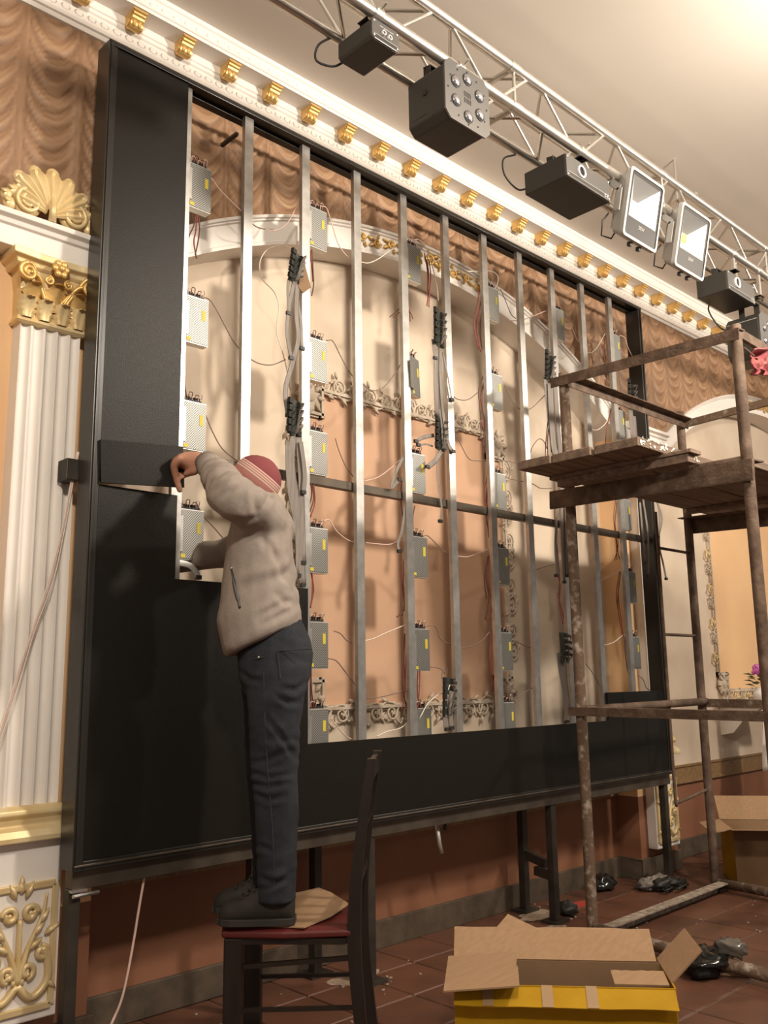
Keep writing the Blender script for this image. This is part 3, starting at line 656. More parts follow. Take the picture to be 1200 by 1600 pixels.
tag(build('cardboard_scrap', cdx, M_cardin), 'small brown cardboard scrap stuck on the second stud beside a receiver card', 'cardboard')
card(458, 652, 0.012, 0.075, 0.16, 0.05, 'dark receiver card at the second stud, above the worker\'s red hat',
     [([(460, 670), (455, 720), (462, 780), (468, 850), (473, 915)], 0.02, 0.02), ([(466, 680), (470, 740), (472, 800), (474, 880)], 0.02, 0.016), ([(450, 690), (452, 760), (464, 830), (466, 900)], 0.02, 0.014), ([(470, 690), (476, 740), (474, 770)], 0.01, 0.012)])
card(684, 512, 0.015, 0.085, 0.20, 0.02, 'receiver card high on the fifth stud with ribbons falling past the panel frame',
     [([(682, 545), (681, 600), (683, 650)], 0.015, 0.017), ([(690, 545), (690, 620), (695, 700)], 0.015, 0.02), ([(692, 550), (700, 590), (706, 625)], 0.012, 0.006), ([(676, 530), (678, 545), (680, 560)], 0.015, 0.010), ([(688, 580), (692, 640), (700, 690), (708, 706)], 0.01, 0.012)])
card(686, 678, 0.015, 0.08, 0.17, 0.05, 'receiver card on the fifth stud just above the dark cross bar',
     [([(678, 680), (660, 684), (650, 690)], 0.02, 0.010), ([(676, 697), (665, 694), (654, 696)], 0.02, 0.005), ([(684, 715), (684, 750), (690, 790), (688, 815)], 0.03, 0.007), ([(690, 705), (680, 720), (668, 730)], 0.02, 0.014)])
card(699, 1088, 0.015, 0.095, 0.18, 0.05, 'receiver card with folded grey ribbons low on the fifth stud above the bottom panels',
     [([(700, 1085), (695, 1110), (698, 1140)], 0.005, 0.018), ([(706, 1080), (704, 1110), (706, 1138)], 0.005, 0.016)])
card(856, 572, 0.015, 0.10, 0.17, 0.1, 'receiver card at the eighth stud left of the scaffold rail',
     [([(860, 600), (862, 650), (866, 700), (872, 712)], 0.012, 0.03), ([(866, 580), (870, 640), (874, 690), (876, 712)], 0.01, 0.02), ([(852, 590), (858, 650), (864, 705)], 0.02, 0.02)])
card(880, 1012, 0.012, 0.10, 0.17, -0.05, 'receiver card behind the left scaffold pole low on the eighth stud',
     [([(880, 1030), (882, 1070), (887, 1110), (886, 1128)], 0.01, 0.03), ([(872, 1020), (878, 1060), (890, 1110)], 0.01, 0.018)])
card(984, 618, 0.02, 0.10, 0.20, 0.1, 'receiver card in the top right of the screen beside the right frame',
     [([(990, 650), (994, 690), (998, 720)], 0.02, 0.03), ([(985, 640), (990, 690), (992, 715)], 0.02, 0.03)])
t = thing('ribbon_bundle', P(873, 790, 0.02), 'grey ribbons hanging under the scaffold platform beside its left pole', 'cable bundle', 'loose ribbon bundles')
for r in ([(872, 790), (868, 850), (870, 890), (869, 900)], [(878, 790), (879, 850), (882, 910)], [(884, 790), (886, 850), (888, 900)]): ribbon(t, r, 0.012, 0.012)
t = thing('ribbon_bundle', P(1010, 790, 0.03), 'grey ribbon cables hanging over the right frame under the scaffold platform', 'cable bundle', 'loose ribbon bundles')
for r in ([(1005, 780), (1012, 830), (1013, 870), (1013, 900)], [(1023, 775), (1030, 800), (1030, 850), (1036, 880), (1041, 905)], [(1025, 780), (1034, 810), (1028, 840)], [(1000, 785), (1004, 830), (1008, 880)]): ribbon(t, r, -0.015, 0.012)
t = thing('ribbon_bundle', P(290, 885, 0.03), 'pale flat cable curling beside the worker at the left module column', 'cable bundle', 'loose ribbon bundles')
ribbon(t, [(272, 879), (284, 880), (297, 884), (306, 893), (310, 903)], 0.028, 0.013, M_psu_side)
t = thing('ribbon_bundle', P(622, 740, 0.03), 'loose ribbon loop beside the fourth stud crossing the dark cross bar', 'cable bundle', 'loose ribbon bundles')
for r in ([(630, 715), (618, 740), (612, 762), (624, 750)], [(634, 790), (628, 830), (622, 850), (624, 862)]): ribbon(t, r, 0.03, 0.010)

# ------------------------------------------------------------------ wires
def wire(label, m, pts, y=0.07, r=0.0026, group='thin wires strung between the power supplies'):
    b = MB(); b.tube(spline([P(p[0], p[1], p[2] if len(p) > 2 else y) for p in pts], 6), r, 6)
    return tag(build('wire', b, m, smooth=True), label, 'wire', group)
W = [
 ('pink wire from the topmost supply by the left column to the first stud', M_pink, [(328, 275), (345, 298), (365, 318), (384, 336)]),
 ('brown wire curving down from the second supply by the left column', M_greyw, [(310, 467), (324, 466), (336, 480), (352, 510), (366, 535), (380, 552)]),
 ('brown wire sagging between the first and second studs beside the grey ribbons', M_greyw, [(386, 558), (405, 568), (425, 570), (446, 562)]),
 ('brown wire running down from the bright third supply to the hat', M_greyw, [(321, 647), (330, 670), (345, 698), (362, 714), (374, 722)]),
 ('brown wire slanting from the fourth supply behind the worker\'s jacket', M_greyw, [(306, 784), (318, 806), (335, 825), (352, 845)]),
 ('pink wire dropping left from the topmost supply of the second column', M_pink, [(490, 318), (472, 315), (462, 326), (448, 350), (430, 360), (414, 358)]),
 ('dark short wire end beside the first stud on the white arch', M_greyw, [(392, 348), (402, 355), (414, 358), (426, 359)]),
 ('long pale wire looping down the plaster left of the second stud', M_whitew, [(462, 390), (440, 384), (418, 390), (406, 410), (410, 436), (428, 456), (436, 480), (432, 515), (440, 545), (447, 572), (454, 610)], 0.2),
 ('wire arching right from the topmost supply of the second column', M_pink, [(500, 322), (510, 325), (517, 345), (528, 380), (542, 400), (552, 406)]),
 ('white wire sagging over the arch moulding to the fourth stud', M_whitew, [(560, 408), (575, 411), (592, 404), (610, 391), (626, 382)]),
 ('wire curving from the second supply of the second column to the third stud', M_greyw, [(510, 532), (520, 533), (530, 552), (542, 575), (554, 592)]),
 ('wire sagging before the plaster frame between the third and fourth studs', M_greyw, [(565, 598), (580, 610), (598, 606), (614, 588), (628, 566)]),
 ('wire from the third supply of the second column to the cross bar', M_greyw, [(524, 685), (530, 705), (540, 728), (556, 750)]),
 ('pale wire rising across the peach panel to the fourth stud', M_pink, [(568, 752), (590, 746), (610, 732), (630, 714)]),
 ('wire waving from the fourth supply of the second column', M_pink, [(500, 822), (508, 813), (516, 814), (526, 830), (542, 843), (556, 848)]),
 ('pale pink wire sagging across the peach panel below the cross bar', M_pink, [(572, 848), (590, 850), (612, 850), (632, 838)]),
 ('short dark wire beside the fifth supply of the second column', M_greyw, [(522, 986), (532, 990), (541, 1000), (550, 1004)]),
 ('white wire rising from the third to the fourth stud low on the panel', M_whitew, [(556, 1003), (580, 999), (605, 988), (634, 976)]),
 ('wire slanting down from the fifth supply of the second column', M_greyw, [(513, 1029), (526, 1033), (542, 1053), (558, 1074)]),
 ('pale wire crossing low from the third stud to the third column', M_greyw, [(573, 1091), (595, 1089), (620, 1083), (645, 1078), (656, 1070)]),
 ('pink wire at the bottom left of the opening', M_pink, [(517, 1122), (525, 1133), (540, 1150), (550, 1155)]),
 ('white wire rising from the bottom panels to the fourth stud', M_whitew, [(588, 1151), (605, 1143), (625, 1138), (638, 1128)]),
 ('white cable running from the low receiver card down to the bottom supply', M_whitew, [(703, 1070), (698, 1080), (684, 1086), (668, 1100), (656, 1122)], 0.02),
 ('wire leading from the fifth supply of the third column to a receiver card', M_greyw, [(672, 1042), (688, 1045), (696, 1055), (690, 1060), (694, 1044), (700, 1050)]),
 ('red and white wire falling from the topmost supply of the third column', M_pink, [(642, 378), (652, 374), (664, 384), (674, 410), (682, 445), (685, 470)]),
 ('wire hanging between the fifth and sixth studs above the panel frame', M_greyw, [(707, 618), (716, 624), (732, 624), (750, 610), (766, 594)]),
 ('wire sagging right of the fifth stud over the peach panel', M_greyw, [(708, 672), (718, 690), (732, 716), (748, 720), (774, 720)]),
 ('wire passing from the sixth to the seventh stud before the cream plaster', M_greyw, [(778, 719), (795, 721), (810, 724), (824, 725)]),
 ('wire from the fourth supply of the third column to the fifth stud', M_greyw, [(660, 838), (668, 837), (680, 848), (692, 860), (703, 868)]),
 ('pink wire sagging between the fifth and sixth studs below the cross bar', M_pink, [(714, 869), (730, 870), (748, 864), (764, 857)]),
 ('wavy wire from the fifth supply of the third column', M_greyw, [(662, 979), (678, 978), (684, 985), (688, 998), (704, 1008)]),
 ('wire rising from the fifth to the sixth stud low on the panel', M_greyw, [(718, 1013), (735, 1010), (752, 1002), (768, 984)]),
 ('white wire arching over the topmost supply of the fourth column', M_whitew, [(730, 424), (750, 424), (768, 424), (778, 432), (776, 446), (768, 455)]),
 ('wire from the topmost supply of the fourth column to the seventh stud', M_greyw, [(782, 452), (790, 470), (798, 490), (806, 498)]),
 ('wire from the seventh stud across the arch to the eighth stud', M_pink, [(795, 501), (815, 500), (835, 493), (852, 486)]),
 ('wire from the second supply of the fourth column to the seventh stud', M_greyw, [(788, 602), (796, 618), (806, 634), (815, 640)]),
 ('wire sagging between the seventh and eighth studs', M_greyw, [(824, 641), (834, 635), (845, 624), (853, 616)]),
 ('wire below the scaffold planks between the seventh and eighth studs', M_greyw, [(795, 748), (815, 752), (832, 756), (845, 763), (862, 763)]),
 ('curled wire at the plank end beside the eighth stud', M_greyw, [(827, 715), (832, 698), (842, 686), (850, 690), (855, 702)]),
 ('wire from the fifth supply of the fourth column to the seventh stud', M_greyw, [(800, 1000), (812, 1005), (822, 1010), (832, 1012)]),
 ('wire slanting before the cream plaster right of the seventh stud', M_greyw, [(808, 1090), (820, 1082), (830, 1076), (836, 1072)]),
 ('wire rising from the seventh stud towards the scaffold pole', M_greyw, [(838, 890), (850, 886), (866, 882)]),
 ('pale wire from the fifth column across to the ninth stud', M_pink, [(888, 502), (895, 515), (900, 527), (905, 535)]),
 ('white wire sagging between the ninth and tenth studs near the top', M_whitew, [(916, 550), (924, 551), (934, 541), (946, 520)]),
 ('pale wire arching over the topmost supply by the right frame', M_pink, [(968, 524), (976, 528), (982, 545), (990, 560)]),
 ('white wire sagging between the ninth and tenth studs above the planks', M_whitew, [(922, 670), (932, 672), (944, 664), (954, 648)]),
 ('pale wire rising to the last column below the cross bar', M_whitew, [(928, 915), (945, 904), (960, 897), (972, 888)]),
 ('pale wire rising to the last column low beside the frame', M_whitew, [(944, 1008), (958, 1004), (970, 995), (978, 990)]),
 ('dark wire hanging right of the left scaffold pole', M_greyw, [(915, 1037), (925, 1050), (936, 1070), (944, 1088)]),
 ('brown wire looping beside the lowest right supply', M_greyw, [(996, 1055), (1005, 1062), (1010, 1075), (1016, 1078)]),
]
for it in W: wire(it[0], it[1], it[2], it[3] if len(it) > 3 else 0.062)
def bundle(label, strands, y=0.055, r=0.003):
    pts0 = P(strands[0][1][-1][0], strands[0][1][-1][1], y)
    t = thing('wire_bundle', pts0, label, 'wires', 'red and brown wires hanging from the supplies')
    for m, pts in strands:
        b = MB(); b.tube(spline([P(p[0], p[1], y+random.uniform(-0.006, 0.006)) for p in pts], 6), r, 6); build('strand', b, m, t, smooth=True)
R_, B_ = M_redw, M_brownw
for lab, st in [
 ('dark red wires hanging under the topmost supply beside the left column', [(B_, [(306, 335), (303, 352), (295, 370), (291, 388)]), (R_, [(308, 335), (306, 360), (303, 378), (307, 404)]), (B_, [(309, 335), (312, 355), (309, 380), (305, 398)])]),
 ('brown wires hanging under the second supply beside the left column', [(B_, [(289, 545), (287, 570), (288, 600), (292, 620)]), (R_, [(288, 545), (285, 580), (286, 610)])]),
 ('red and brown wires under the topmost supply of the second column', [(R_, [(483, 395), (483, 410), (481, 425)]), (B_, [(487, 390), (489, 420), (490, 445), (487, 462)]), (R_, [(486, 392), (487, 415), (489, 440)])]),
 ('brown wires under the cross bar in the second column', [(B_, [(488, 755), (490, 780), (484, 800)]), (R_, [(490, 755), (492, 785), (485, 808)]), (B_, [(486, 755), (487, 775), (481, 795)])]),
 ('brown wires between the fourth and fifth supplies of the second column', [(B_, [(486, 895), (490, 920), (486, 945)]), (R_, [(488, 895), (488, 925), (485, 950)])]),
 ('brown wires behind the worker\'s hip in the second column', [(B_, [(486, 1045), (487, 1080), (491, 1112)]), (R_, [(484, 1045), (485, 1085), (488, 1115)])]),
 ('red wires under the topmost supply of the third column', [(R_, [(667, 405), (670, 430), (669, 460), (667, 478)]), (R_, [(670, 405), (673, 430), (671, 460), (670, 480)]), (B_, [(663, 395), (668, 425), (668, 455)])]),
 ('cut brown wires at the fourth stud below the arch', [(B_, [(632, 474), (618, 488), (609, 495)]), (B_, [(632, 478), (622, 490), (614, 496)]), (B_, [(636, 478), (640, 490), (641, 502)]), (R_, [(637, 480), (643, 492), (645, 498)])]),
 ('brown wires left of the fourth stud at the panel frame', [(B_, [(634, 595), (627, 620), (629, 650), (634, 672)]), (R_, [(633, 600), (626, 625), (630, 655)])]),
 ('brown wires crossing the cross bar at the fourth stud', [(B_, [(628, 750), (626, 780), (629, 810), (626, 838)]), (R_, [(630, 755), (628, 790), (631, 820)]), (B_, [(648, 790), (645, 810), (646, 832)])]),
 ('red and brown wires ending in a knot left of the fourth stud', [(R_, [(632, 870), (628, 900), (630, 930), (634, 955)]), (B_, [(634, 870), (630, 905), (632, 940), (628, 962)]), (B_, [(634, 950), (626, 960), (620, 964)])]),
 ('long red wires beside the fourth stud down to the bottom frame', [(R_, [(634, 990), (631, 1030), (633, 1075), (628, 1110)]), (B_, [(632, 990), (629, 1040), (630, 1080), (636, 1108)]), (R_, [(636, 990), (634, 1040), (632, 1090)])]),
 ('brown wires under the fifth supply of the third column', [(B_, [(653, 1047), (652, 1075), (655, 1100), (664, 1108)]), (R_, [(656, 1047), (655, 1080), (652, 1110)])]),
 ('dense red wire bundle left of the sixth stud below the arch', [(R_, [(752, 440), (745, 480), (741, 510), (748, 545)]), (R_, [(755, 445), (749, 485), (746, 515), (751, 550)]), (B_, [(756, 450), (752, 490), (750, 520), (754, 548)]), (R_, [(757, 460), (755, 495), (756, 525), (757, 545)])]),
 ('brown wires left of the sixth stud before the panel frame', [(B_, [(756, 585), (748, 610), (751, 650), (752, 690)]), (B_, [(758, 590), (752, 620), (757, 660), (755, 700)]), (R_, [(756, 600), (750, 635), (754, 670)])]),
 ('red wires left of the sixth stud crossing the cross bar', [(R_, [(762, 742), (757, 770), (760, 805), (764, 840)]), (R_, [(765, 745), (761, 780), (763, 815), (766, 845)]), (B_, [(764, 745), (759, 785), (761, 820)])]),
 ('brown wires with frayed ends left of the sixth stud', [(B_, [(764, 868), (759, 900), (764, 935), (758, 968)]), (R_, [(766, 868), (762, 905), (768, 940), (765, 968)]), (B_, [(762, 870), (757, 905), (760, 935)])]),
 ('long red wires left of the sixth stud down to the bottom frame', [(R_, [(769, 985), (766, 1030), (772, 1075), (774, 1108)]), (B_, [(767, 985), (764, 1035), (770, 1080)])]),
 ('red wires at the eighth stud below the scaffold platform', [(B_, [(866, 790), (868, 830), (874, 900), (873, 930)]), (R_, [(868, 880), (875, 915), (874, 945), (880, 975)]), (R_, [(872, 930), (877, 950), (882, 970)])]),
 ('brown wires left of the eighth stud above the planks', [(B_, [(858, 640), (853, 690), (852, 720)]), (R_, [(862, 640), (856, 680), (856, 715)])]),
 ('red wires left of the tenth stud near the top', [(R_, [(946, 525), (943, 550), (946, 570)]), (B_, [(948, 585), (946, 610), (948, 622)]), (R_, [(955, 640), (948, 670), (946, 695)])]),
 ('red wires left of the tenth stud crossing the cross bar', [(R_, [(962, 782), (959, 810), (963, 850), (964, 875)]), (B_, [(964, 785), (961, 820), (966, 850), (960, 876)]), (R_, [(963, 840), (966, 865), (969, 874)])]),
 ('red wires left of the tenth stud below the cross bar', [(R_, [(968, 893), (963, 930), (968, 965), (972, 990)]), (R_, [(970, 893), (966, 930), (971, 970), (974, 995)]), (B_, [(969, 900), (965, 940), (970, 980)])]),
 ('brown wires ending on the lower right modules', [(B_, [(975, 995), (978, 1030), (983, 1060), (986, 1078)]), (R_, [(977, 995), (981, 1035), (985, 1078)])]),
]: bundle(lab, st)
# wires outside the frame
def at_pts(pts): return [atY(*p) for p in pts]
t = thing('cable', atY(0, 1150, 0.12), 'twisted pink and white wires slanting across the left fluted pilaster', 'wires')
for m, o_ in ((M_pink, 0), (M_whitew, 4), (M_whitew, -3)):
    b = MB(); b.tube(spline(at_pts([(122+o_*0.3, 706, 0.10), (110+o_*0.5, 765, 0.12), (98+o_*0.6, 830, 0.125), (80+o_, 905, 0.125), (52+o_*0.6, 985, 0.125), (28+o_, 1060, 0.125), (-2+o_, 1152, 0.12), (-20+o_, 1190, 0.12)]), 6), 0.0022, 6); build('strand', b, m, t, smooth=True)
b = MB(); b.tube(spline([atY(226, 1368, 0.06), atY(217, 1420, 0.06), atY(208, 1475, 0.05), atY(192, 1555, 0.0), atY(172, 1605, -0.05), atZ(150, 1660, 0.006)]), 0.0045, 8)
tag(build('cable', b, M_pink, smooth=True), 'thick pinkish cable hanging to the floor under the left end of the screen', 'cable')
t = thing('conduit_end', atY(687, 1335, 0.08), 'short grey cable ends poking down below the screen frame', 'cable')
b = MB(); b.tube(at_pts([(683, 1290, 0.08), (686, 1315, 0.08), (690, 1333, 0.08)]), 0.010, 8); build('grey_end', b, M_psu_side, t, smooth=True)
b = MB(); b.tube(at_pts([(696, 1285, 0.08), (695, 1297, 0.08)]), 0.009, 8); build('dark_end', b, M_blackmat, t, smooth=True)

# ------------------------------------------------------------------ lighting truss
YB, YBk, ZB, ZT = -0.873, -0.683, 3.655, 3.845
tx0, tx1 = -0.9, 6.2
tru = thing('lighting_truss', ((tx0+tx1)/2, (YB+YBk)/2, ZB), 'square aluminium lighting truss running below the ceiling in front of the cornice', 'truss')
for y in (YB, YBk):
    for z in (ZB, ZT):
        b = MB(); b.tube([(tx0, y, z), (tx1, y, z)], 0.0225, 14); build('chord', b, M_alu, tru, smooth=True, autosmooth=0.9)
def brace(p, q):
    b = MB(); b.tube([p, q], 0.0075, 8); build('brace', b, M_alu, tru, smooth=True, autosmooth=0.9)
STEP = 0.302; nb = int((tx1-tx0)/STEP); x0 = 0.61-STEP*5
for i in range(nb):
    a, c = x0+STEP*i, x0+STEP*(i+1); up = (i % 2 == 1)
    for y in (YB, YBk): brace((a+0.045, y, ZT if up else ZB), (c-0.045, y, ZB if up else ZT))
    for z in (ZB, ZT): brace((a+0.045, YB if up else YBk, z), (c-0.045, YBk if up else YB, z))
for x in (1.06, 2.30, 3.55, 4.8):
    for y in (YB, YBk): brace((x, y, ZB), (x, y, ZT))
    for z in (ZB, ZT):
        b = MB(); b.tube([(x, YB, z), (x, YBk, z)], 0.013, 10); build('cross_tube', b, M_alu, tru, smooth=True, autosmooth=0.9)
    for y in (YB, YBk):
        for z in (ZB, ZT):
            b = MB(); b.tube([(x-0.03, y, z), (x+0.03, y, z)], 0.0255, 12); build('joint_sleeve', b, M_alu, tru, smooth=True, autosmooth=0.9)
for x in (-0.6, 2.65, 5.9):        # hangers up to the ceiling
    b = MB(); b.tube([(x, (YB+YBk)/2, ZT), (x, (YB+YBk)/2, ZC)], 0.006, 8); build('hanger', b, M_alu, tru)
    b = MB(); b.beam((x, YB-0.02, ZT+0.022), (x, YBk+0.02, ZT+0.022), 0.03, 0.008); build('hanger_plate', b, M_alu, tru)

# ------------------------------------------------------------------ fixtures hung on the truss
def bodybox(mb, x0, x1, y0, y1, z0, z1, ch=0.0, mi=0):
    if ch:
        prof = [(x0+ch, z0), (x1-ch, z0), (x1, z0+ch), (x1, z1-ch), (x1-ch, z1), (x0+ch, z1), (x0, z1-ch), (x0, z0+ch)]
        return mb.prism(prof, lambda a, b, d: (a, d, b), y0, y1, mi)
    return mb.box((x0, y0, z0), (x1, y1, z1), mi)
def clamp(t, x, z1, y=YB):
    b = MB(); b.tube([(x-0.018, y, ZB), (x+0.018, y, ZB)], 0.028, 14); b.box((x-0.012, y-0.008, z1), (x+0.012, y+0.008, ZB-0.02)); b.tube([(x, y-0.03, ZB+0.008), (x, y-0.055, ZB+0.016)], 0.006, 8)
    build('truss_clamp', b, M_alu, t, smooth=True, autosmooth=0.7)
def yoke(t, x0, x1, ztop, zpiv, yc):
    b = MB(); wd = 0.036
    for x in (x0-0.004, x1+0.004): b.box((x-0.003, yc-wd/2, zpiv-0.02), (x+0.003, yc+wd/2, ztop))
    b.box((x0-0.007, yc-wd/2, ztop-0.004), (x1+0.007, yc+wd/2, ztop)); b.box(((x0+x1)/2-0.04, YB-0.02, ztop-0.004), ((x0+x1)/2+0.02, yc+wd/2, ztop)); build('yoke', b, M_fixture, t, bevel=0.002)
    for x, s in ((x0-0.007, -1), (x1+0.007, 1)):
        k = MB(); k.tube([(x, yc, zpiv), (x+s*0.018, yc, zpiv)], 0.013, 10); build('knob', k, M_blackmat, t, smooth=True, autosmooth=0.7)
def ring(mb, c, r, w_, d, mi=0, n=24):
    vs = []
    for j in range(n):
        a = 2*PI*j/n; ca, sa = math.cos(a), math.sin(a)
        for rr, yy in ((r-w_, 0), (r, 0), (r, -d), (r-w_, -d)): vs.append((c[0]+rr*ca, c[1]+yy, c[2]+rr*sa))
    return mb.add(vs, [(j*4+k, j*4+(k+1) % 4, ((j+1) % n)*4+(k+1) % 4, ((j+1) % n)*4+k) for j in range(n) for k in range(4)], mi)
def disc(mb, c, r, d, mi=0, n=24): return mb.tube([(c[0], c[1], c[2]), (c[0], c[1]-d, c[2])], r, n, mi)
def cable_loop(t, pts, m=None):
    b = MB(); b.tube(spline(pts, 6), 0.0045, 8); build('power_lead', b, m or M_blackmat, t, smooth=True)
def text(body, loc, size, parent, m, name='lettering'):
    c = bpy.data.curves.new(name, 'FONT'); c.body = body; c.size = size; c.extrude = 0.0004; c.align_x = 'CENTER'
    tmp = bpy.data.objects.new(name, c); COL.objects.link(tmp); dg = bpy.context.evaluated_depsgraph_get(); me = bpy.data.meshes.new_from_object(tmp.evaluated_get(dg)); bpy.data.objects.remove(tmp)
    me.materials.clear(); me.materials.append(m); o = bpy.data.objects.new(name, me); link(o, loc, parent); o.rotation_euler = (PI/2, 0, 0); return o
def laser(x0, x1, z0, z1, y0, y1, label, lenses, rl, ce=False, ch=0.0):
    xc = (x0+x1)/2; t = thing('stage_laser', (xc, (y0+y1)/2, z0), label, 'stage light', 'stage lights on the truss')
    b = MB(); bodybox(b, x0, x1, y0+0.006, y1, z0, z1, ch); build('housing', b, M_fixture, t, bevel=0.004)
    b = MB(); bodybox(b, x0+0.002, x1-0.002, y0, y0+0.006, z0+0.002, z1-0.002, ch); fc = build('front_plate', b, M_fixface, t, bevel=0.001)
    for k in range(3):
        b = MB(); zz = z0+(z1-z0)*(0.12+0.06*k); b.box((x0+0.01, y0-0.001, zz), (x1-0.01, y0, zz+0.0016)); build('groove', b, M_psu_side if k == 2 else M_blackmat, fc)
    for lx, lz in lenses:
        b = MB(); ring(b, (lx, y0, lz), rl, rl*0.26, 0.008); build('lens_ring', b, M_ring, t, smooth=True, autosmooth=0.7)
        b = MB(); disc(b, (lx, y0+0.001, lz), rl*0.76, 0.003); build('lens', b, M_hole, t)
    for sx in (x0+0.012, x1-0.012):
        for sz in (z0+0.012, z1-0.012):
            b = MB(); disc(b, (sx, y0, sz), 0.0035, 0.002, n=8); build('screw', b, M_ring, fc)
    yoke(t, x0+0.05, x1-0.05, z1+0.05, z1-0.02, (y0+y1)/2); clamp(t, xc-0.02, z1+0.046)
    if ce: text('C E', (x1-0.035, y0-0.001, z0+0.012), 0.022, t, M_ring)
    return t
t = laser(0.198, 0.338, 3.525, 3.608, -0.90, -0.715, 'small dark stage laser with two lens holes, nearest the top left of the truss', [(0.255, 3.565), (0.285, 3.561)], 0.0095, ch=0.012)
for k, (a_, b_) in enumerate(((0.0, 0.018), (0.021, 0.038), (0.041, 0.047), (0.051, 0.068))):
    b = MB(); b.box((0.238+a_, -0.9008, 3.586), (0.238+b_, -0.90, 3.590)); build('printed_line', b, M_grey, t)
cable_loop(t, [(0.235, -0.715, 3.545), (0.21, -0.67, 3.535), (0.155, -0.64, 3.55), (0.15, -0.66, 3.60), (0.20, -0.69, 3.645)])
t = laser(1.385, 1.738, 3.462, 3.572, -0.90, -0.667, 'wide black stage laser with a single white ringed lens beside the two floodlights', [(1.50, 3.522)], 0.030, True)
cable_loop(t, [(1.40, -0.667, 3.50), (1.375, -0.63, 3.505), (1.30, -0.62, 3.55), (1.27, -0.64, 3.61), (1.31, -0.68, 3.63)])
t = laser(2.93, 3.27, 3.388, 3.505, -0.90, -0.712, 'black stage laser with a white ringed lens on the far side of the floodlights', [(3.045, 3.458)], 0.032, True)
cable_loop(t, [(3.08, -0.712, 3.41), (3.09, -0.70, 3.36), (3.16, -0.72, 3.28), (3.25, -0.75, 3.255)])
# six lens effect light
x0, x1, z0, z1, y0, y1 = 0.588, 0.846, 3.398, 3.648, -0.90, -0.695
t = thing('effect_light', ((x0+x1)/2, -0.8, z0), 'large black cube shaped effect light with six glass lenses', 'stage light', 'stage lights on the truss')
b = MB(); bodybox(b, x0, x1, y0+0.008, y1, z0, z1, 0.03); build('housing', b, M_fixture, t, bevel=0.006)
b = MB(); bodybox(b, x0-0.004, x1+0.004, y0, y0+0.008, z0-0.004, z1+0.004, 0.03); fp = build('front_plate', b, M_fixface, t, bevel=0.001)
cx, cz = (x0+x1)/2, (z0+z1)/2
for k in range(6):
    a = PI/6 + k*PI/3; lx, lz = cx+0.082*math.cos(a), cz+0.082*math.sin(a)
    b = MB(); ring(b, (lx, y0, lz), 0.026, 0.003, 0.003); b.ball((lx, y0, lz), 0.0235, 0.012, 0.0235, 1, 16, 8); build('lens', b, [M_blackmat, M_lens], t, smooth=True)
for r in range(2):
    for c in range(5):
        b = MB(); b.box((cx-0.022+0.009*c, y0-0.0006, cz-0.025+0.028*r), (cx-0.018+0.009*c, y0, cz-0.003+0.028*r)); build('vent_slot', b, M_hole, fp)
for k in range(12):
    a = k*PI/6; b = MB(); disc(b, (cx+0.115*math.cos(a), y0, cz+0.115*math.sin(a)), 0.004, 0.002, n=8); build('screw', b, M_blackmat, fp)
yoke(t, x0+0.02, x1-0.02, z1+0.02, cz+0.02, -0.79); clamp(t, cx-0.02, z1+0.0)
b = MB(); b.box((x0-0.001, -0.80, z0+0.05), (x0+0.0, -0.72, z0+0.052)); build('side_seam', b, M_blackmat, t)
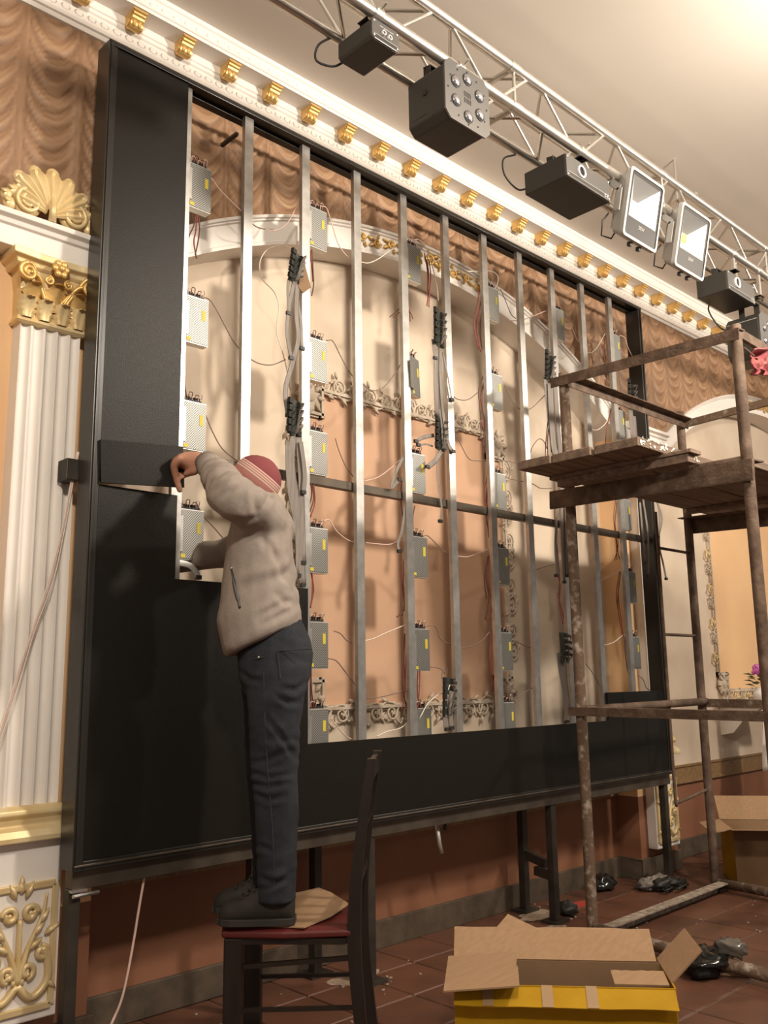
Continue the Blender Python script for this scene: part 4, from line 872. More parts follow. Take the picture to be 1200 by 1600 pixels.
# floodlights
def flood(xc, label, led):
    t = thing('floodlight', (xc, -0.91, 3.33), label, 'floodlight', 'floodlights on the truss')
    W_, H_ = 0.155, 0.168; ct = V((xc, -0.93, 3.505)); R = Matrix.Translation(ct) @ Matrix.Rotation(math.radians(13), 4, 'X')
    def pb(name, mb, m, **k): mb.xf(R); return build(name, mb, m, t, **k)
    fr_ = MB(); o = [(-W_, -H_), (W_, -H_), (W_, H_), (-W_, H_)]
    def rrect(hw, hh, c):
        q = []
        for (sx, sz, a0) in ((1, 1, 0), (-1, 1, PI/2), (-1, -1, PI), (1, -1, 1.5*PI)):
            for k in range(5): q.append((sx*(hw-c)+c*math.cos(a0+k*PI/8), sz*(hh-c)+c*math.sin(a0+k*PI/8)))
        return q
    ra, rb = rrect(W_, H_, 0.02), rrect(W_-0.014, H_-0.014, 0.016)
    rings = [[(a, 0.0, b) for a, b in rb], [(a, 0.0, b) for a, b in ra], [(a, 0.022, b) for a, b in ra], [(a*0.80, 0.085, b*0.80) for a, b in ra]]
    fr_.loft(rings, caps=False); fr_.add([(a*0.80, 0.085, b*0.80) for a, b in ra], [list(range(20))]); pb('housing', fr_, M_grey, bevel=0.001)
    # dark border with the reflector opening: window is the upper part
    wx, wt, wb_ = W_-0.034, H_-0.032, -H_+0.105
    bd = MB(); inner = [(wx, wt), (-wx, wt), (-wx, wb_), (wx, wb_)]
    qa = [(a, 0.004, b) for a, b in rb]
    corners = [(wx, 0.004, wt), (-wx, 0.004, wt), (-wx, 0.004, wb_), (wx, 0.004, wb_)]
    vs = qa + corners
    fs = []
    for k in range(4):
        for j in range(4): fs.append((k*5+j, k*5+j+1, 20+k))
        fs.append((k*5+4, ((k+1) % 4)*5, 20+(k+1) % 4, 20+k))
    bd.add(vs, fs); pb('dark_border', bd, M_darkface)
    rf = MB(); s = 0.026; czr = (wt+wb_)/2-0.01
    back = [(s, 0.06, czr+s), (-s, 0.06, czr+s), (-s, 0.06, czr-s), (s, 0.06, czr-s)]
    rf.add(corners + back, [(0, 1, 5, 4), (1, 2, 6, 5), (2, 3, 7, 6), (3, 0, 4, 7), (4, 5, 6, 7)]); pb('reflector', rf, M_refl)
    ld = MB(); ld.box((-0.02, 0.052, czr-0.02), (0.02, 0.0595, czr+0.02)); pb('led_chip', ld, M_led if led else M_ring)
    for k in range(7):
        fn = MB(); fn.box((-0.11+0.036*k, 0.085, -0.11), (-0.106+0.036*k, 0.105, 0.11)); pb('cooling_fin', fn, M_grey)
    br_ = MB()
    for sx in (-1, 1): br_.box((sx*(W_+0.012)-0.003, 0.03, -0.05), (sx*(W_+0.012)+0.003, 0.06, 0.06)); 
    for sx in (-1, 1): br_.beam((sx*(W_+0.012), 0.045, 0.06), (sx*(W_+0.012), 0.10, 0.10), 0.006, 0.03)
    br_.beam((-(W_+0.014), 0.115, 0.10), (W_+0.014, 0.115, 0.10), 0.03, 0.005); br_.beam((-(W_+0.012), 0.10, 0.10), (-(W_+0.012), 0.13, 0.10), 0.006, 0.03); br_.beam(((W_+0.012), 0.10, 0.10), ((W_+0.012), 0.13, 0.10), 0.006, 0.03)
    pb('bracket', br_, M_grey)
    for sx in (-0.05, 0.03):
        lg = MB(); lg.box((sx, 0.02, -H_-0.02), (sx+0.018, 0.04, -H_)); pb('latch', lg, M_darkface)
    gl = MB(); gl.tube([R @ V((-0.08, 0.095, -0.12)), R @ V((-0.10, 0.10, -0.16)), R @ V((-0.17, 0.11, -0.165)), R @ V((-0.19, 0.10, -0.10)), R @ V((-0.15, 0.10, -0.05))], 0.004, 8); build('power_lead', gl, M_blackmat, t, smooth=True)
    cl = MB(); cl.tube([(xc-0.018, YB, ZB), (xc+0.018, YB, ZB)], 0.028, 14); cl.box((xc-0.015, YB-0.012, ZB-0.06), (xc+0.015, YB+0.05, ZB-0.02)); build('truss_clamp', cl, M_alu, t)
    o = text('50W', R @ V((0, 0.003, -H_+0.066)), 0.026, t, M_grey); o.rotation_euler = (PI/2+math.radians(13), 0, 0)
flood(1.995, 'left grey floodlight with a bright square reflector and no chip showing', False)
flood(2.487, 'right grey floodlight whose reflector shows a yellow LED chip', True)
# moving head cut off by the right edge
x0, z0 = 3.29, 3.09
t = thing('effect_light', (3.41, -0.8, z0), 'dark rounded effect light cut off by the right edge of the picture', 'stage light', 'stage lights on the truss')
b = MB(); bodybox(b, x0, x0+0.25, -0.90, -0.70, z0, z0+0.27, 0.035); build('housing', b, M_fixture, t, bevel=0.006)
b = MB(); bodybox(b, x0-0.003, x0+0.253, -0.907, -0.90, z0-0.003, z0+0.273, 0.035); build('front_plate', b, M_fixface, t)
for k in range(6):
    a = PI/6+k*PI/3; b = MB(); b.ball((x0+0.125+0.08*math.cos(a), -0.907, z0+0.135+0.08*math.sin(a)), 0.023, 0.01, 0.023, 0, 14, 7); build('lens', b, M_lens, t, smooth=True)
b = MB(); b.box((x0-0.001, -0.89, z0+0.225), (x0, -0.71, z0+0.23)); build('side_seam', b, M_grey, t)
yoke(t, x0+0.02, x0+0.23, z0+0.40, z0+0.16, -0.80); clamp(t, x0+0.12, z0+0.395)

# ------------------------------------------------------------------ scaffold tower
PA, PB_, PC, PD = V((2.23, -0.25, 0)), V((3.57, -0.22, 0)), V((2.10, -1.28, 0)), V((3.44, -1.25, 0))
sca = thing('scaffold_tower', ((PA+PD)/2), 'rusty paint splashed scaffold tower standing before the right part of the screen', 'scaffold')
def sp(name, mb, m=None, **k): return build(name, mb, m or M_rust, sca, **k)
for pt, top, r, m in ((PA, 2.90, 0.028, M_rustpale), (PB_, 2.95, 0.026, M_rust), (PC, 2.83, 0.026, M_rust), (PD, 2.86, 0.026, M_rust)):
    b = MB(); b.tube([pt+V((0, 0, 0.02)), pt+V((0, 0, 1.1)), pt+V((0, 0, top))], r, 14); o = sp('post', b, m, smooth=True, autosmooth=0.9)
    b = MB(); b.box(pt+V((-0.05, -0.05, 0)), pt+V((0.05, 0.05, 0.02))); build('foot', b, M_rust, o)
def up(p, z): return V((p.x, p.y, z))
b = MB(); b.angle(up(PA, 2.875)+V((-0.035, 0.06, 0)), up(PC, 2.80)+V((-0.035, -0.03, 0)), 0.052, 0.006, side=-1); sp('guard_rail', b)
b = MB(); b.angle(up(PA, 2.865)+V((-0.02, -0.035, 0)), up(PB_, 2.885)+V((0.03, -0.035, 0)), 0.052, 0.006, side=1); sp('guard_rail', b)
b = MB(); b.beam(up(PB_, 2.86), up(PD, 2.86), 0.02, 0.045); sp('guard_rail', b, M_rustpale)
b = MB(); b.beam(up(PC, 2.80), up(PD, 2.80), 0.02, 0.045); sp('guard_rail', b)
# platform beams
b = MB(); b.angle(up(PA, 2.245)+V((-0.04, 0.10, 0)), up(PC, 2.19)+V((-0.04, -0.04, 0)), 0.095, 0.007, side=-1); b.beam(up(PA, 2.20)+V((-0.035, 0.10, 0)), up(PC, 2.145)+V((-0.035, -0.04, 0)), 0.02, 0.09); sp('platform_beam', b)
b = MB(); b.angle(up(PB_, 2.245)+V((0.04, 0.03, 0)), up(PD, 2.19)+V((0.04, -0.04, 0)), 0.095, 0.007, side=1); sp('platform_beam', b)
# middle rails
b = MB(); b.tube([up(PA, 1.095)+V((0, -0.03, 0)), up(PB_, 1.10)+V((0, -0.03, 0))], 0.022, 12); sp('mid_rail', b, M_rust, smooth=True)
b = MB(); b.angle(up(PA, 1.105)+V((-0.03, 0.06, 0)), up(PC, 1.105)+V((-0.03, -0.05, 0)), 0.04, 0.006, side=-1); sp('mid_rail', b)
b = MB(); b.beam(up(PB_, 1.09), up(PD, 1.09), 0.02, 0.05); sp('mid_rail', b, M_rustpale)
b = MB(); b.tube([up(PC, 1.10), up(PD, 1.10)], 0.02, 10); sp('mid_rail', b)
# base frame
b = MB(); b.angle(up(PA, 0.055)+V((0.0, -0.03, 0)), up(PB_, 0.055)+V((0.03, -0.03, 0)), 0.065, 0.006, side=1); sp('base_rail', b, mat('cement crusted steel', (0.20, 0.15, 0.11), 0.85, col2=(0.42, 0.35, 0.28), scale=30, bump=0.4, bscale=80))
b = MB(); b.tube([up(PB_, 0.045), up(PD, 0.045)], 0.026, 10); sp('base_rail', b, M_rustpale, smooth=True)
b = MB(); b.tube([up(PA, 0.045), up(PC, 0.045)], 0.028, 10); sp('base_rail', b, M_rustpale, smooth=True)
# little side ladder beside the far post
lx = 3.17
b = MB(); b.tube(spline([V((lx, -0.22, 2.24)), V((lx, -0.22, 1.4)), V((lx, -0.22, 0.60)), V((lx+0.02, -0.22, 0.545)), V((lx+0.1, -0.22, 0.545)), V((PB_.x, -0.22, 0.58))], 4), 0.010, 8); sp('ladder_rail', b, smooth=True)
for z in (2.02, 1.50):
    b = MB(); b.tube([(lx, -0.22, z), (PB_.x, -0.22, z)], 0.009, 8); sp('rung', b, smooth=True)
# planks on the platform
plabs = ['weathered scaffold plank nearest the wall, jutting left of the pole', 'middle weathered scaffold plank on the platform', 'front weathered scaffold plank with white paint along its edge']
for k, (y0, y1, xa, xb) in enumerate(((-0.48, -0.285, 1.74, 3.82), (-0.70, -0.485, 1.75, 3.85), (-0.945, -0.715, 1.76, 3.80))):
    b = MB(); b.box((xa, y0, 2.275), (xb, y1, 2.318)); o = tag(build('plank', b, M_plank, bevel=0.004), plabs[k], 'plank', 'scaffold planks')
    if k == 2:
        s_ = MB(); rm = random.Random(2)
        for i in range(46):
            x = xa + 0.02 + 0.55*rm.random()**1.3; s_.ball((x, y0-0.002, 2.300+rm.uniform(-0.018, 0.018)), rm.uniform(0.004, 0.016), 0.0012, rm.uniform(0.003, 0.009), 0, 7, 4)
        for i in range(30):
            x = xa + 0.02 + 0.9*rm.random(); s_.ball((x, y0+rm.uniform(0, 0.06), 2.318), rm.uniform(0.005, 0.016), 0.010, 0.0015, 0, 7, 4)
        q = build('paint_splash', s_, M_paint, o, smooth=True); q['kind'] = 'stuff'
b = MB(); b.box((1.98, -1.08, 2.255), (2.08, -0.30, 2.274)); b.box((1.99, -1.06, 2.215), (2.05, -0.34, 2.255)); tag(build('batten', b, M_plank, bevel=0.003), 'wooden batten lying under the scaffold planks on the left beam', 'batten')
b = MB(); b.box((3.40, -0.95, 2.250), (3.48, -0.30, 2.274)); tag(build('batten', b, M_plank, bevel=0.003), 'wooden batten under the far end of the scaffold planks', 'batten')
b = MB(); b.box((2.16, -1.24, 2.20), (3.4, -0.97, 2.238)); tag(build('plank', b, M_plank, bevel=0.004), 'lower scaffold board lying beside the front beam', 'plank', 'scaffold planks')
# red cloth tied at the front post
t = thing('red_cloth', (2.16, -1.33, 2.55), 'crumpled pinkish red cloth hanging at the top of the front scaffold post', 'cloth')
b = MB(); b.tube([atY(1162, 543, -1.30), atY(1172, 551, -1.31), atY(1178, 556, -1.31)], 0.005, 6); build('stick', b, M_rust, t)
def crumple(mb, px, y, amp, seed, nu=14, nv=14, th=0.004):
    c = [atY(q[0], q[1], y) for q in px]; vs = []
    for i in range(nu+1):
        for j in range(nv+1):
            u, v = i/nu, j/nv; q = c[0]*(1-u)*(1-v)+c[1]*u*(1-v)+c[2]*u*v+c[3]*(1-u)*v
            n1 = noise.noise_vector(V((u*3.1+seed, v*3.3, seed*1.7))); q = q + V((n1.x*0.3, n1.y*1.2, n1.z*0.3))*amp; vs.append(q)
    mb.add(vs, [(i*(nv+1)+j, (i+1)*(nv+1)+j, (i+1)*(nv+1)+j+1, i*(nv+1)+j+1) for i in range(nu) for j in range(nv)])
    return mb
b = MB(); crumple(b, [(1172, 548), (1212, 545), (1214, 590), (1182, 580)], -1.31, 0.05, 3.2); o = build('fold', b, M_redcloth, t, smooth=True); s_ = o.modifiers.new('solid', 'SOLIDIFY'); s_.thickness = 0.006
b = MB(); crumple(b, [(1178, 560), (1195, 565), (1186, 584), (1180, 584)], -1.33, 0.03, 7.1, 8, 8); o = build('fold', b, M_redcloth, t, smooth=True); s_ = o.modifiers.new('solid', 'SOLIDIFY'); s_.thickness = 0.006

# ------------------------------------------------------------------ chair
DD, AA = V((0.685, -0.729, 0)), V((0.729, 0.685, 0)); ZZ = V((0, 0, 1))
CO = atZ(346, 1468, 0.446); CO.z = 0                                # near front corner of the seat, on the floor
def CH(d, a, z): return CO + DD*d + AA*a + ZZ*z
ch = thing('dining_chair', CH(0.2, 0.2, 0), 'dark wooden chair with a dark red seat that the worker stands on', 'chair')
def seat_ring(z, g): return [CH(0.0+g, 0.0+g, z), CH(0.20, -0.012+g, z), CH(0.42-g, 0.015+g, z), CH(0.42-g, 0.385-g, z), CH(0.20, 0.412-g, z), CH(0.0+g, 0.40-g, z), CH(-0.02+g, 0.30, z), CH(-0.02+g, 0.10, z)]
b = MB(); b.loft([seat_ring(0.446, 0.012), seat_ring(0.452, 0.0), seat_ring(0.468, 0.0), seat_ring(0.480, 0.018)]); build('seat', b, M_seat, ch, bevel=0.004)
b = MB()
for a0 in (0.02, 0.362): b.beam(CH(0.03, a0, 0.437), CH(0.40, a0, 0.437), 0.022, 0.018)
for d0 in (0.03, 0.395): b.beam(CH(d0, 0.02, 0.437), CH(d0, 0.37, 0.437), 0.022, 0.018)
build('seat_rail', b, M_chair, ch)
for a0 in (0.030, 0.362):
    b = MB(); b.beam(CH(0.035, a0, 0), CH(0.035, a0, 0.446), 0.045, 0.060, up=DD); build('leg', b, M_chair, ch, bevel=0.004)
    b = MB(); pts = [CH(0.472, a0, 0), CH(0.445, a0, 0.20), CH(0.428, a0, 0.45), CH(0.445, a0, 0.70), CH(0.492, a0, 1.005)]; wd = [0.034, 0.038, 0.044, 0.040, 0.030]
    b.loft([[p_ + DD*(-w_/2) + AA*(-0.015), p_ + DD*(w_/2) + AA*(-0.015), p_ + DD*(w_/2) + AA*0.015, p_ + DD*(-w_/2) + AA*0.015] for p_, w_ in zip(spline(pts, 5), [wd[0]+(wd[2]-wd[0])*min(1, i/10) if i < 10 else wd[2]+(wd[4]-wd[2])*(i-10)/10 for i in range(21)])])
    build('back_leg', b, M_chair, ch, smooth=True, autosmooth=0.6)
for a0 in (0.030, 0.362):
    for z in (0.235, 0.385):
        b = MB(); b.beam(CH(0.05, a0, z-0.01 if z < 0.3 else z-0.03), CH(0.445, a0, z), 0.014, 0.012 if z < 0.3 else 0.014); build('stretcher', b, M_chair, ch)
for z, h, dd in ((0.965, 0.06, 0.486), (0.80, 0.035, 0.462), (0.62, 0.035, 0.442)):
    b = MB(); b.beam(CH(dd, 0.03, z), CH(dd, 0.362, z), 0.018, h); build('back_rail', b, M_chair, ch)
for k in range(4):
    b = MB(); b.beam(CH(0.442, 0.09+0.07*k, 0.62), CH(0.482, 0.09+0.07*k, 0.95), 0.012, 0.018, up=DD); build('back_slat', b, M_chair, ch)
# cardboard sheet on the seat
b = MB(); out = [(0.10, 0.02), (0.27, -0.004), (0.345, 0.10), (0.395, 0.20), (0.32, 0.32), (0.27, 0.37), (0.05, 0.33), (0.05, 0.10)]
zz = [0.4805, 0.4805, 0.490, 0.505, 0.515, 0.52, 0.4805, 0.4805]
b.add([CH(d, a, z) for (d, a), z in zip(out, zz)] + [CH(d, a, z+0.004) for (d, a), z in zip(out, zz)] + [CH(0.2, 0.15, 0.4805), CH(0.2, 0.15, 0.4845)],
      [(i, (i+1) % 8, 16) for i in range(8)] + [(8+i, 8+(i+1) % 8, 17) for i in range(8)] + [(i, (i+1) % 8, 8+(i+1) % 8, 8+i) for i in range(8)])
tag(build('cardboard_sheet', b, M_card), 'bent cardboard sheet lying on the red chair seat under the shoes', 'cardboard')

# ------------------------------------------------------------------ cardboard boxes
def board(root, name, p, u, v, m, th=0.005, jag=0, seed=1):
    p, u, v = V(p), V(u), V(v); n = u.cross(v).normalized()*th; b = MB(); rm = random.Random(seed)
    N = 10; top = [p + v + u*(i/N) + (v.normalized()*rm.uniform(-jag, jag) if jag else V((0, 0, 0))) for i in range(N+1)]; bot = [p + u*(i/N) for i in range(N+1)]
    vs = bot + top + [q+n for q in bot] + [q+n for q in top]; K = N+1; fs = []
    for i in range(N): fs += [(i, i+1, K+i+1, K+i), (2*K+i+1, 2*K+i, 3*K+i, 3*K+i+1), (K+i, K+i+1, 3*K+i+1, 3*K+i), (i+1, i, 2*K+i, 2*K+i+1)]
    fs += [(0, K, 3*K, 2*K), (N, 2*K+N, 3*K+N, K+N)]
    b.add(vs, fs); return build(name, b, m, root)
U, Vv = V((0.64, -0.768, 0)), V((0.768, 0.64, 0)); L, Dp, H = 0.69, 0.26, 0.30
NR = V((0.985, -1.39, 0)); NL = NR - U*L
t = thing('cardboard_box', NL + U*L/2 + Vv*Dp/2, 'open cardboard box with yellow tape and torn flaps in the bottom foreground', 'box', 'cardboard boxes')
board(t, 'wall', NL, U*L, ZZ*H, M_yellow2); board(t, 'wall', NL+Vv*Dp, U*L, ZZ*H, M_cardin); board(t, 'wall', NL, Vv*Dp, ZZ*H, M_card); board(t, 'wall', NR, Vv*Dp, ZZ*H, M_yellow2)
board(t, 'base', NL+ZZ*0.003, U*L, Vv*Dp, M_cardin)
fl = board(t, 'flap', NL+ZZ*H, U*L, -Vv*0.060-ZZ*0.045, M_yellow2, jag=0.002)
for a in (0.40, 0.60, 0.13):
    q = NL + ZZ*(H+0.002) + U*(L*a) - Vv*0.002; board(fl, 'tape_strip', q, U*0.035, -Vv*0.060-ZZ*0.045, M_tapegrey, th=0.002)
board(t, 'flap', NL+Vv*Dp+ZZ*H-U*0.01, U*(L+0.0), Vv*0.115+ZZ*0.075, M_card, jag=0.003, seed=4)
board(t, 'flap', NL+ZZ*(H+0.006)-Vv*0.09-U*0.03, Vv*(Dp+0.10), U*0.235+ZZ*0.02, M_card, jag=0.003, seed=5)
board(t, 'flap', NR+ZZ*H+Vv*0.05, Vv*Dp, U*0.10+ZZ*0.10, M_card, seed=6)
board(t, 'torn_flap', NR+ZZ*(H-0.005)-U*0.18+Vv*0.03, U*0.17, Vv*0.10+ZZ*0.012, M_card, jag=0.003, seed=8)
q = NL+Vv*(Dp+0.11)+ZZ*(H+0.072)+U*0.14; e_ = (Vv*0.75+ZZ*0.55); b = MB(); tri = [q, q+U*0.15, q+U*0.10+e_*0.03, q+U*0.045+e_*0.065]; b.add(tri+[a_+V((0, 0, 0.004)) for a_ in tri], [(0, 1, 2, 3), (7, 6, 5, 4), (0, 4, 5, 1), (1, 5, 6, 2), (2, 6, 7, 3), (3, 7, 4, 0)]); build('torn_flap', b, M_card, t)
U2, V2 = V((0.6, -0.8, 0)), V((0.8, 0.6, 0)); L2, D2, H2 = 0.75, 0.42, 0.33
Q0 = V((3.70, -0.27, 0)) + U2*0.02
t = thing('cardboard_box', Q0 + U2*L2/2 + V2*D2/2, 'open brown cardboard box with spread flaps behind the far scaffold post', 'box', 'cardboard boxes')
board(t, 'wall', Q0, U2*L2, ZZ*H2, M_carddark); board(t, 'wall', Q0+V2*D2, U2*L2, ZZ*H2, M_card); board(t, 'wall', Q0, V2*D2, ZZ*H2, M_yellow2); board(t, 'wall', Q0+U2*L2, V2*D2, ZZ*H2, M_card)
board(t, 'base', Q0+ZZ*0.003, U2*L2, V2*D2, M_cardin)
board(t, 'flap', Q0+ZZ*H2-U2*0.04, U2*(L2+0.04), -V2*0.16+ZZ*0.03, M_card); board(t, 'flap', Q0+V2*D2+ZZ*H2, U2*L2, V2*0.14+ZZ*0.13, M_card)
board(t, 'flap', Q0+ZZ*H2, V2*D2, -U2*0.13-ZZ*0.02, M_card)

# ------------------------------------------------------------------ litter on the floor
def lump(mb, c, r, seed, sq=(1, 1, 0.6), amp=0.45, nu=16, nv=12, fq=2.2):
    c = V(c); o = len(mb.v)
    for i in range(nv+1):
        th = PI*i/nv
        for j in range(nu):
            ph = 2*PI*j/nu; d = V((math.sin(th)*math.cos(ph), math.sin(th)*math.sin(ph), math.cos(th)))
            k = 1 + amp*noise.noise(d*fq + V((seed, seed*0.7, 0))) + amp*0.5*noise.noise(d*fq*2.6 + V((seed*2, 0, seed)))
            q = V((d.x*sq[0], d.y*sq[1], d.z*sq[2]))*(r*k); q = c+q; q.z = max(q.z, 0.001); mb.v.append(q)
    for i in range(nv):
        for j in range(nu): mb.f.append([o+i*nu+j, o+(i+1)*nu+j, o+(i+1)*nu+(j+1) % nu, o+i*nu+(j+1) % nu]); mb.m.append(0)
    return mb
p_ = atZ(942, 1390, 0); b = MB(); lump(b, p_+V((0, 0, 0.035)), 0.085, 2.0, (1, 0.8, 0.6)); tag(build('plastic_wad', b, M_glossy, smooth=True), 'crumpled shiny black plastic wad on the tiles beyond the left scaffold pole', 'plastic')
b = MB(); lump(b, atZ(888, 1430, 0)+V((0, 0, 0.03)), 0.05, 5.0, (1, 1, 0.8)); tag(build('plastic_wad', b, M_blackmat, smooth=True), 'small black wad at the foot of a screen leg', 'plastic')
t = thing('rag_pile', atZ(1040, 1388, 0), 'tangled grey rags and cable scraps heaped at the right screen leg', 'rags')
rm = random.Random(8)
for k in range(9):
    c = atZ(1015+rm.uniform(0, 52), 1392-rm.uniform(0, 10), 0); b = MB(); lump(b, c+V((0, 0, 0.02+0.02*rm.random())), 0.05+0.025*rm.random(), k*1.7, (1.2, 0.8, 0.55), 0.6)
    build('rag', b, [M_leg, M_ribbon, M_blackmat][k % 3], t, smooth=True)
for k in range(3):
    c = atZ(1020+k*14, 1393, 0); b = MB(); b.tube(spline([c+V((rm.uniform(-0.12, 0.12), rm.uniform(-0.08, 0.08), 0.008+rm.uniform(0, 0.03))) for _ in range(5)], 5), 0.005, 6); build('cable_scrap', b, M_blackmat, t, smooth=True)
b = MB(); c = atZ(890, 1418, 0); b.prism([(-0.10, -0.04), (0.16, -0.05), (0.17, 0.03), (-0.09, 0.05)], lambda a, q, d: (c.x+a, c.y+q, d), 0.001, 0.005); tag(build('red_card', b, M_redcard), 'flat strip of red card on the tiles behind the left scaffold pole', 'card')
t = thing('plastic_bag', atZ(1105, 1515, 0), 'glossy dark plastic bag lying over the scaffold base rail near the yellow box', 'bag')
b = MB(); lump(b, V((2.12, -0.90, 0.05)), 0.115, 3.3, (1.3, 0.8, 0.42), 0.5); build('film', b, M_glossy, t, smooth=True)
b = MB(); lump(b, V((2.16, -1.0, 0.11)), 0.05, 9.3, (0.7, 1.4, 0.7), 0.6); build('shiny_fold', b, mat('grey foil', (0.30, 0.29, 0.26), 0.2, 0.5), t, smooth=True)
fl_ = MB(); rm = random.Random(21)
for k in range(90):
    if k < 40: cx_, cy_ = random.choice(((0.95, 0.1), (2.35, 0.16), (2.5, 0.3), (1.05, 0.02))); x, y = rm.gauss(cx_, 0.09), rm.gauss(cy_, 0.05)
    else: x, y = rm.uniform(0.0, 3.6), rm.uniform(-1.0, 0.33)
    y = min(y, 0.36); s = rm.uniform(0.003, 0.011); a = rm.random()*3; fl_.prism([(s*math.cos(a+q)*rm.uniform(0.5, 1), s*math.sin(a+q)*rm.uniform(0.5, 1)) for q in (0, 1.3, 2.6, 4.2)], lambda a_, b_, d: (x+a_, y+b_, d), 0.0005, 0.004)
o = build('plaster_crumbs', fl_, mat('plaster crumb', (0.40, 0.33, 0.26), 0.9)); tag(o, 'white plaster crumbs scattered over the tiles under the screen', 'debris'); o['kind'] = 'stuff'
def dust(c, r, seed):
    b = MB(); n = 28; rr = [r*(1+0.55*noise.noise(V((math.cos(a*2*PI/n)*1.6, math.sin(a*2*PI/n)*1.6, seed)))) for a in range(n)]
    b.prism([(rr[a]*math.cos(2*PI*a/n)*1.25, rr[a]*math.sin(2*PI*a/n)*0.7) for a in range(n)], lambda x, y, d: (c[0]+x, c[1]+y, d), 0.0004, 0.0016); return b
for nm, c, r, sd in (('under the middle legs of the screen', (2.40, 0.20), 0.11, 1.0), ('by the screen leg behind the chair', (1.0, 0.16), 0.10, 4.0), ('beside the front foot of the middle screen leg', (2.22, 0.0), 0.08, 7.5)):
    tag(build('plaster_dust', dust(c, r, sd), mat('plaster dust', (0.42, 0.33, 0.25), 0.9, col2=(0.28, 0.19, 0.13), scale=40)), 'patch of pale plaster dust ' + nm, 'dust')
for lab, px, py, a in (('short wooden splinter on the tiles beyond the plastic bag', 1130, 1482, 0.3), ('small wood chip beside the scaffold base rail', 1148, 1525, 1.1)):
    c = atZ(px, py, 0); b = MB(); b.beam(c+V((-0.06*math.cos(a), 0.06*math.sin(a), 0.006)), c+V((0.06*math.cos(a), -0.06*math.sin(a), 0.006)), 0.016, 0.010); tag(build('wood_chip', b, M_card), lab, 'wood chip')

# ------------------------------------------------------------------ right edge: console with flowers, cloth, bag
t = thing('wall_console', (5.22, 0.13, 0.93), 'white moulded wall console carrying a vase of pink flowers at the right edge', 'console')
b = MB(); b.box((4.98, 0.0, 1.035), (5.5, YN, 1.06)); b.box((5.01, 0.02, 1.01), (5.5, YN, 1.035)); build('top', b, M_white, t, bevel=0.004)
b = MB(); b.prism([(YN, 0.80), (0.30, 0.82), (0.20, 0.93), (0.06, 1.01), (YN, 1.01)], lambda y, z, d: (d, y, z), 5.04, 5.10); build('bracket', b, M_white, t)
vz = V((5.03, 0.06, 1.061)); t = thing('flower_vase', vz, 'small white vase with pink roses and dark leaves on the white console', 'vase')
b = MB(); b.loft([[vz+V((r*math.cos(2*PI*j/16), r*math.sin(2*PI*j/16), z)) for j in range(16)] for r, z in ((0.03, 0), (0.055, 0.03), (0.05, 0.07), (0.03, 0.09), (0.038, 0.10))]); build('vase', b, M_white, t, smooth=True)
rm = random.Random(4)
for k in range(7):
    c = vz + V((rm.uniform(-0.05, 0.05), rm.uniform(-0.04, 0.04), 0.215+rm.uniform(-0.02, 0.045))); b = MB()
    for q in range(3):
        for a in range(5):
            an = a*2*PI/5+q*0.6; b.ball(c+V((math.cos(an), math.sin(an), 0))*(0.010+0.008*q)+ZZ*(0.008-0.006*q), 0.014, 0.014, 0.018, 0, 7, 5)
    build('rose', b, M_rose, t, smooth=True)
for k in range(16):
    a = k*2.4; c = vz + V((0.03*math.cos(a), 0.03*math.sin(a), 0.10+0.006*k)); b = MB(); d = V((math.cos(a), math.sin(a), 0.3)); s = V((-math.sin(a), math.cos(a), 0)); 
    b.add([c, c+d*0.04+s*0.022, c+d*0.085+ZZ*-0.01, c+d*0.04-s*0.022, c+d*0.04+ZZ*0.01, c+d*0.04-ZZ*0.004], [(0, 1, 4), (1, 2, 4), (2, 3, 4), (3, 0, 4), (1, 0, 5), (2, 1, 5), (3, 2, 5), (0, 3, 5)]); build('leaf', b, M_leafg, t)
t = thing('draped_cloth', (5.12, 0.05, 0.44), 'white cloth with a cloth flower hanging below the console at the right edge', 'cloth')
b = MB(); vs = []
for i in range(25):
    for j in range(13):
        u, v = i/24, j/12; x = 4.985+0.30*u - 0.02*v*(1-u); z = 1.0 - (0.30+0.26*abs(u-0.15)**0.5*(1-0.3*u)+0.05)*v; y = 0.03+0.03*math.sin(u*26+v*2)*(0.3+v)
        vs.append((x, y, z))
b.add(vs, [(i*13+j, (i+1)*13+j, (i+1)*13+j+1, i*13+j+1) for i in range(24) for j in range(12)]); o = build('cloth', b, M_cloth, t, smooth=True); s_ = o.modifiers.new('solid', 'SOLIDIFY'); s_.thickness = 0.003
b = MB(); c = V((5.0, 0.0, 0.74))
for a in range(6): b.ball(c+V((0.028*math.cos(a), 0, 0.028*math.sin(a))), 0.026, 0.012, 0.02, 0, 8, 5)
b.ball(c, 0.018); build('cloth_flower', b, M_cloth, t, smooth=True)
b = MB(); lump(b, V((5.16, -0.02, 0.24)), 0.22, 6.1, (0.75, 0.6, 1.15), 0.3); tag(build('black_bag', b, mat('black fabric', (0.012, 0.013, 0.011), 0.9), smooth=True), 'black fabric bag on the floor at the right edge below the white cloth', 'bag')

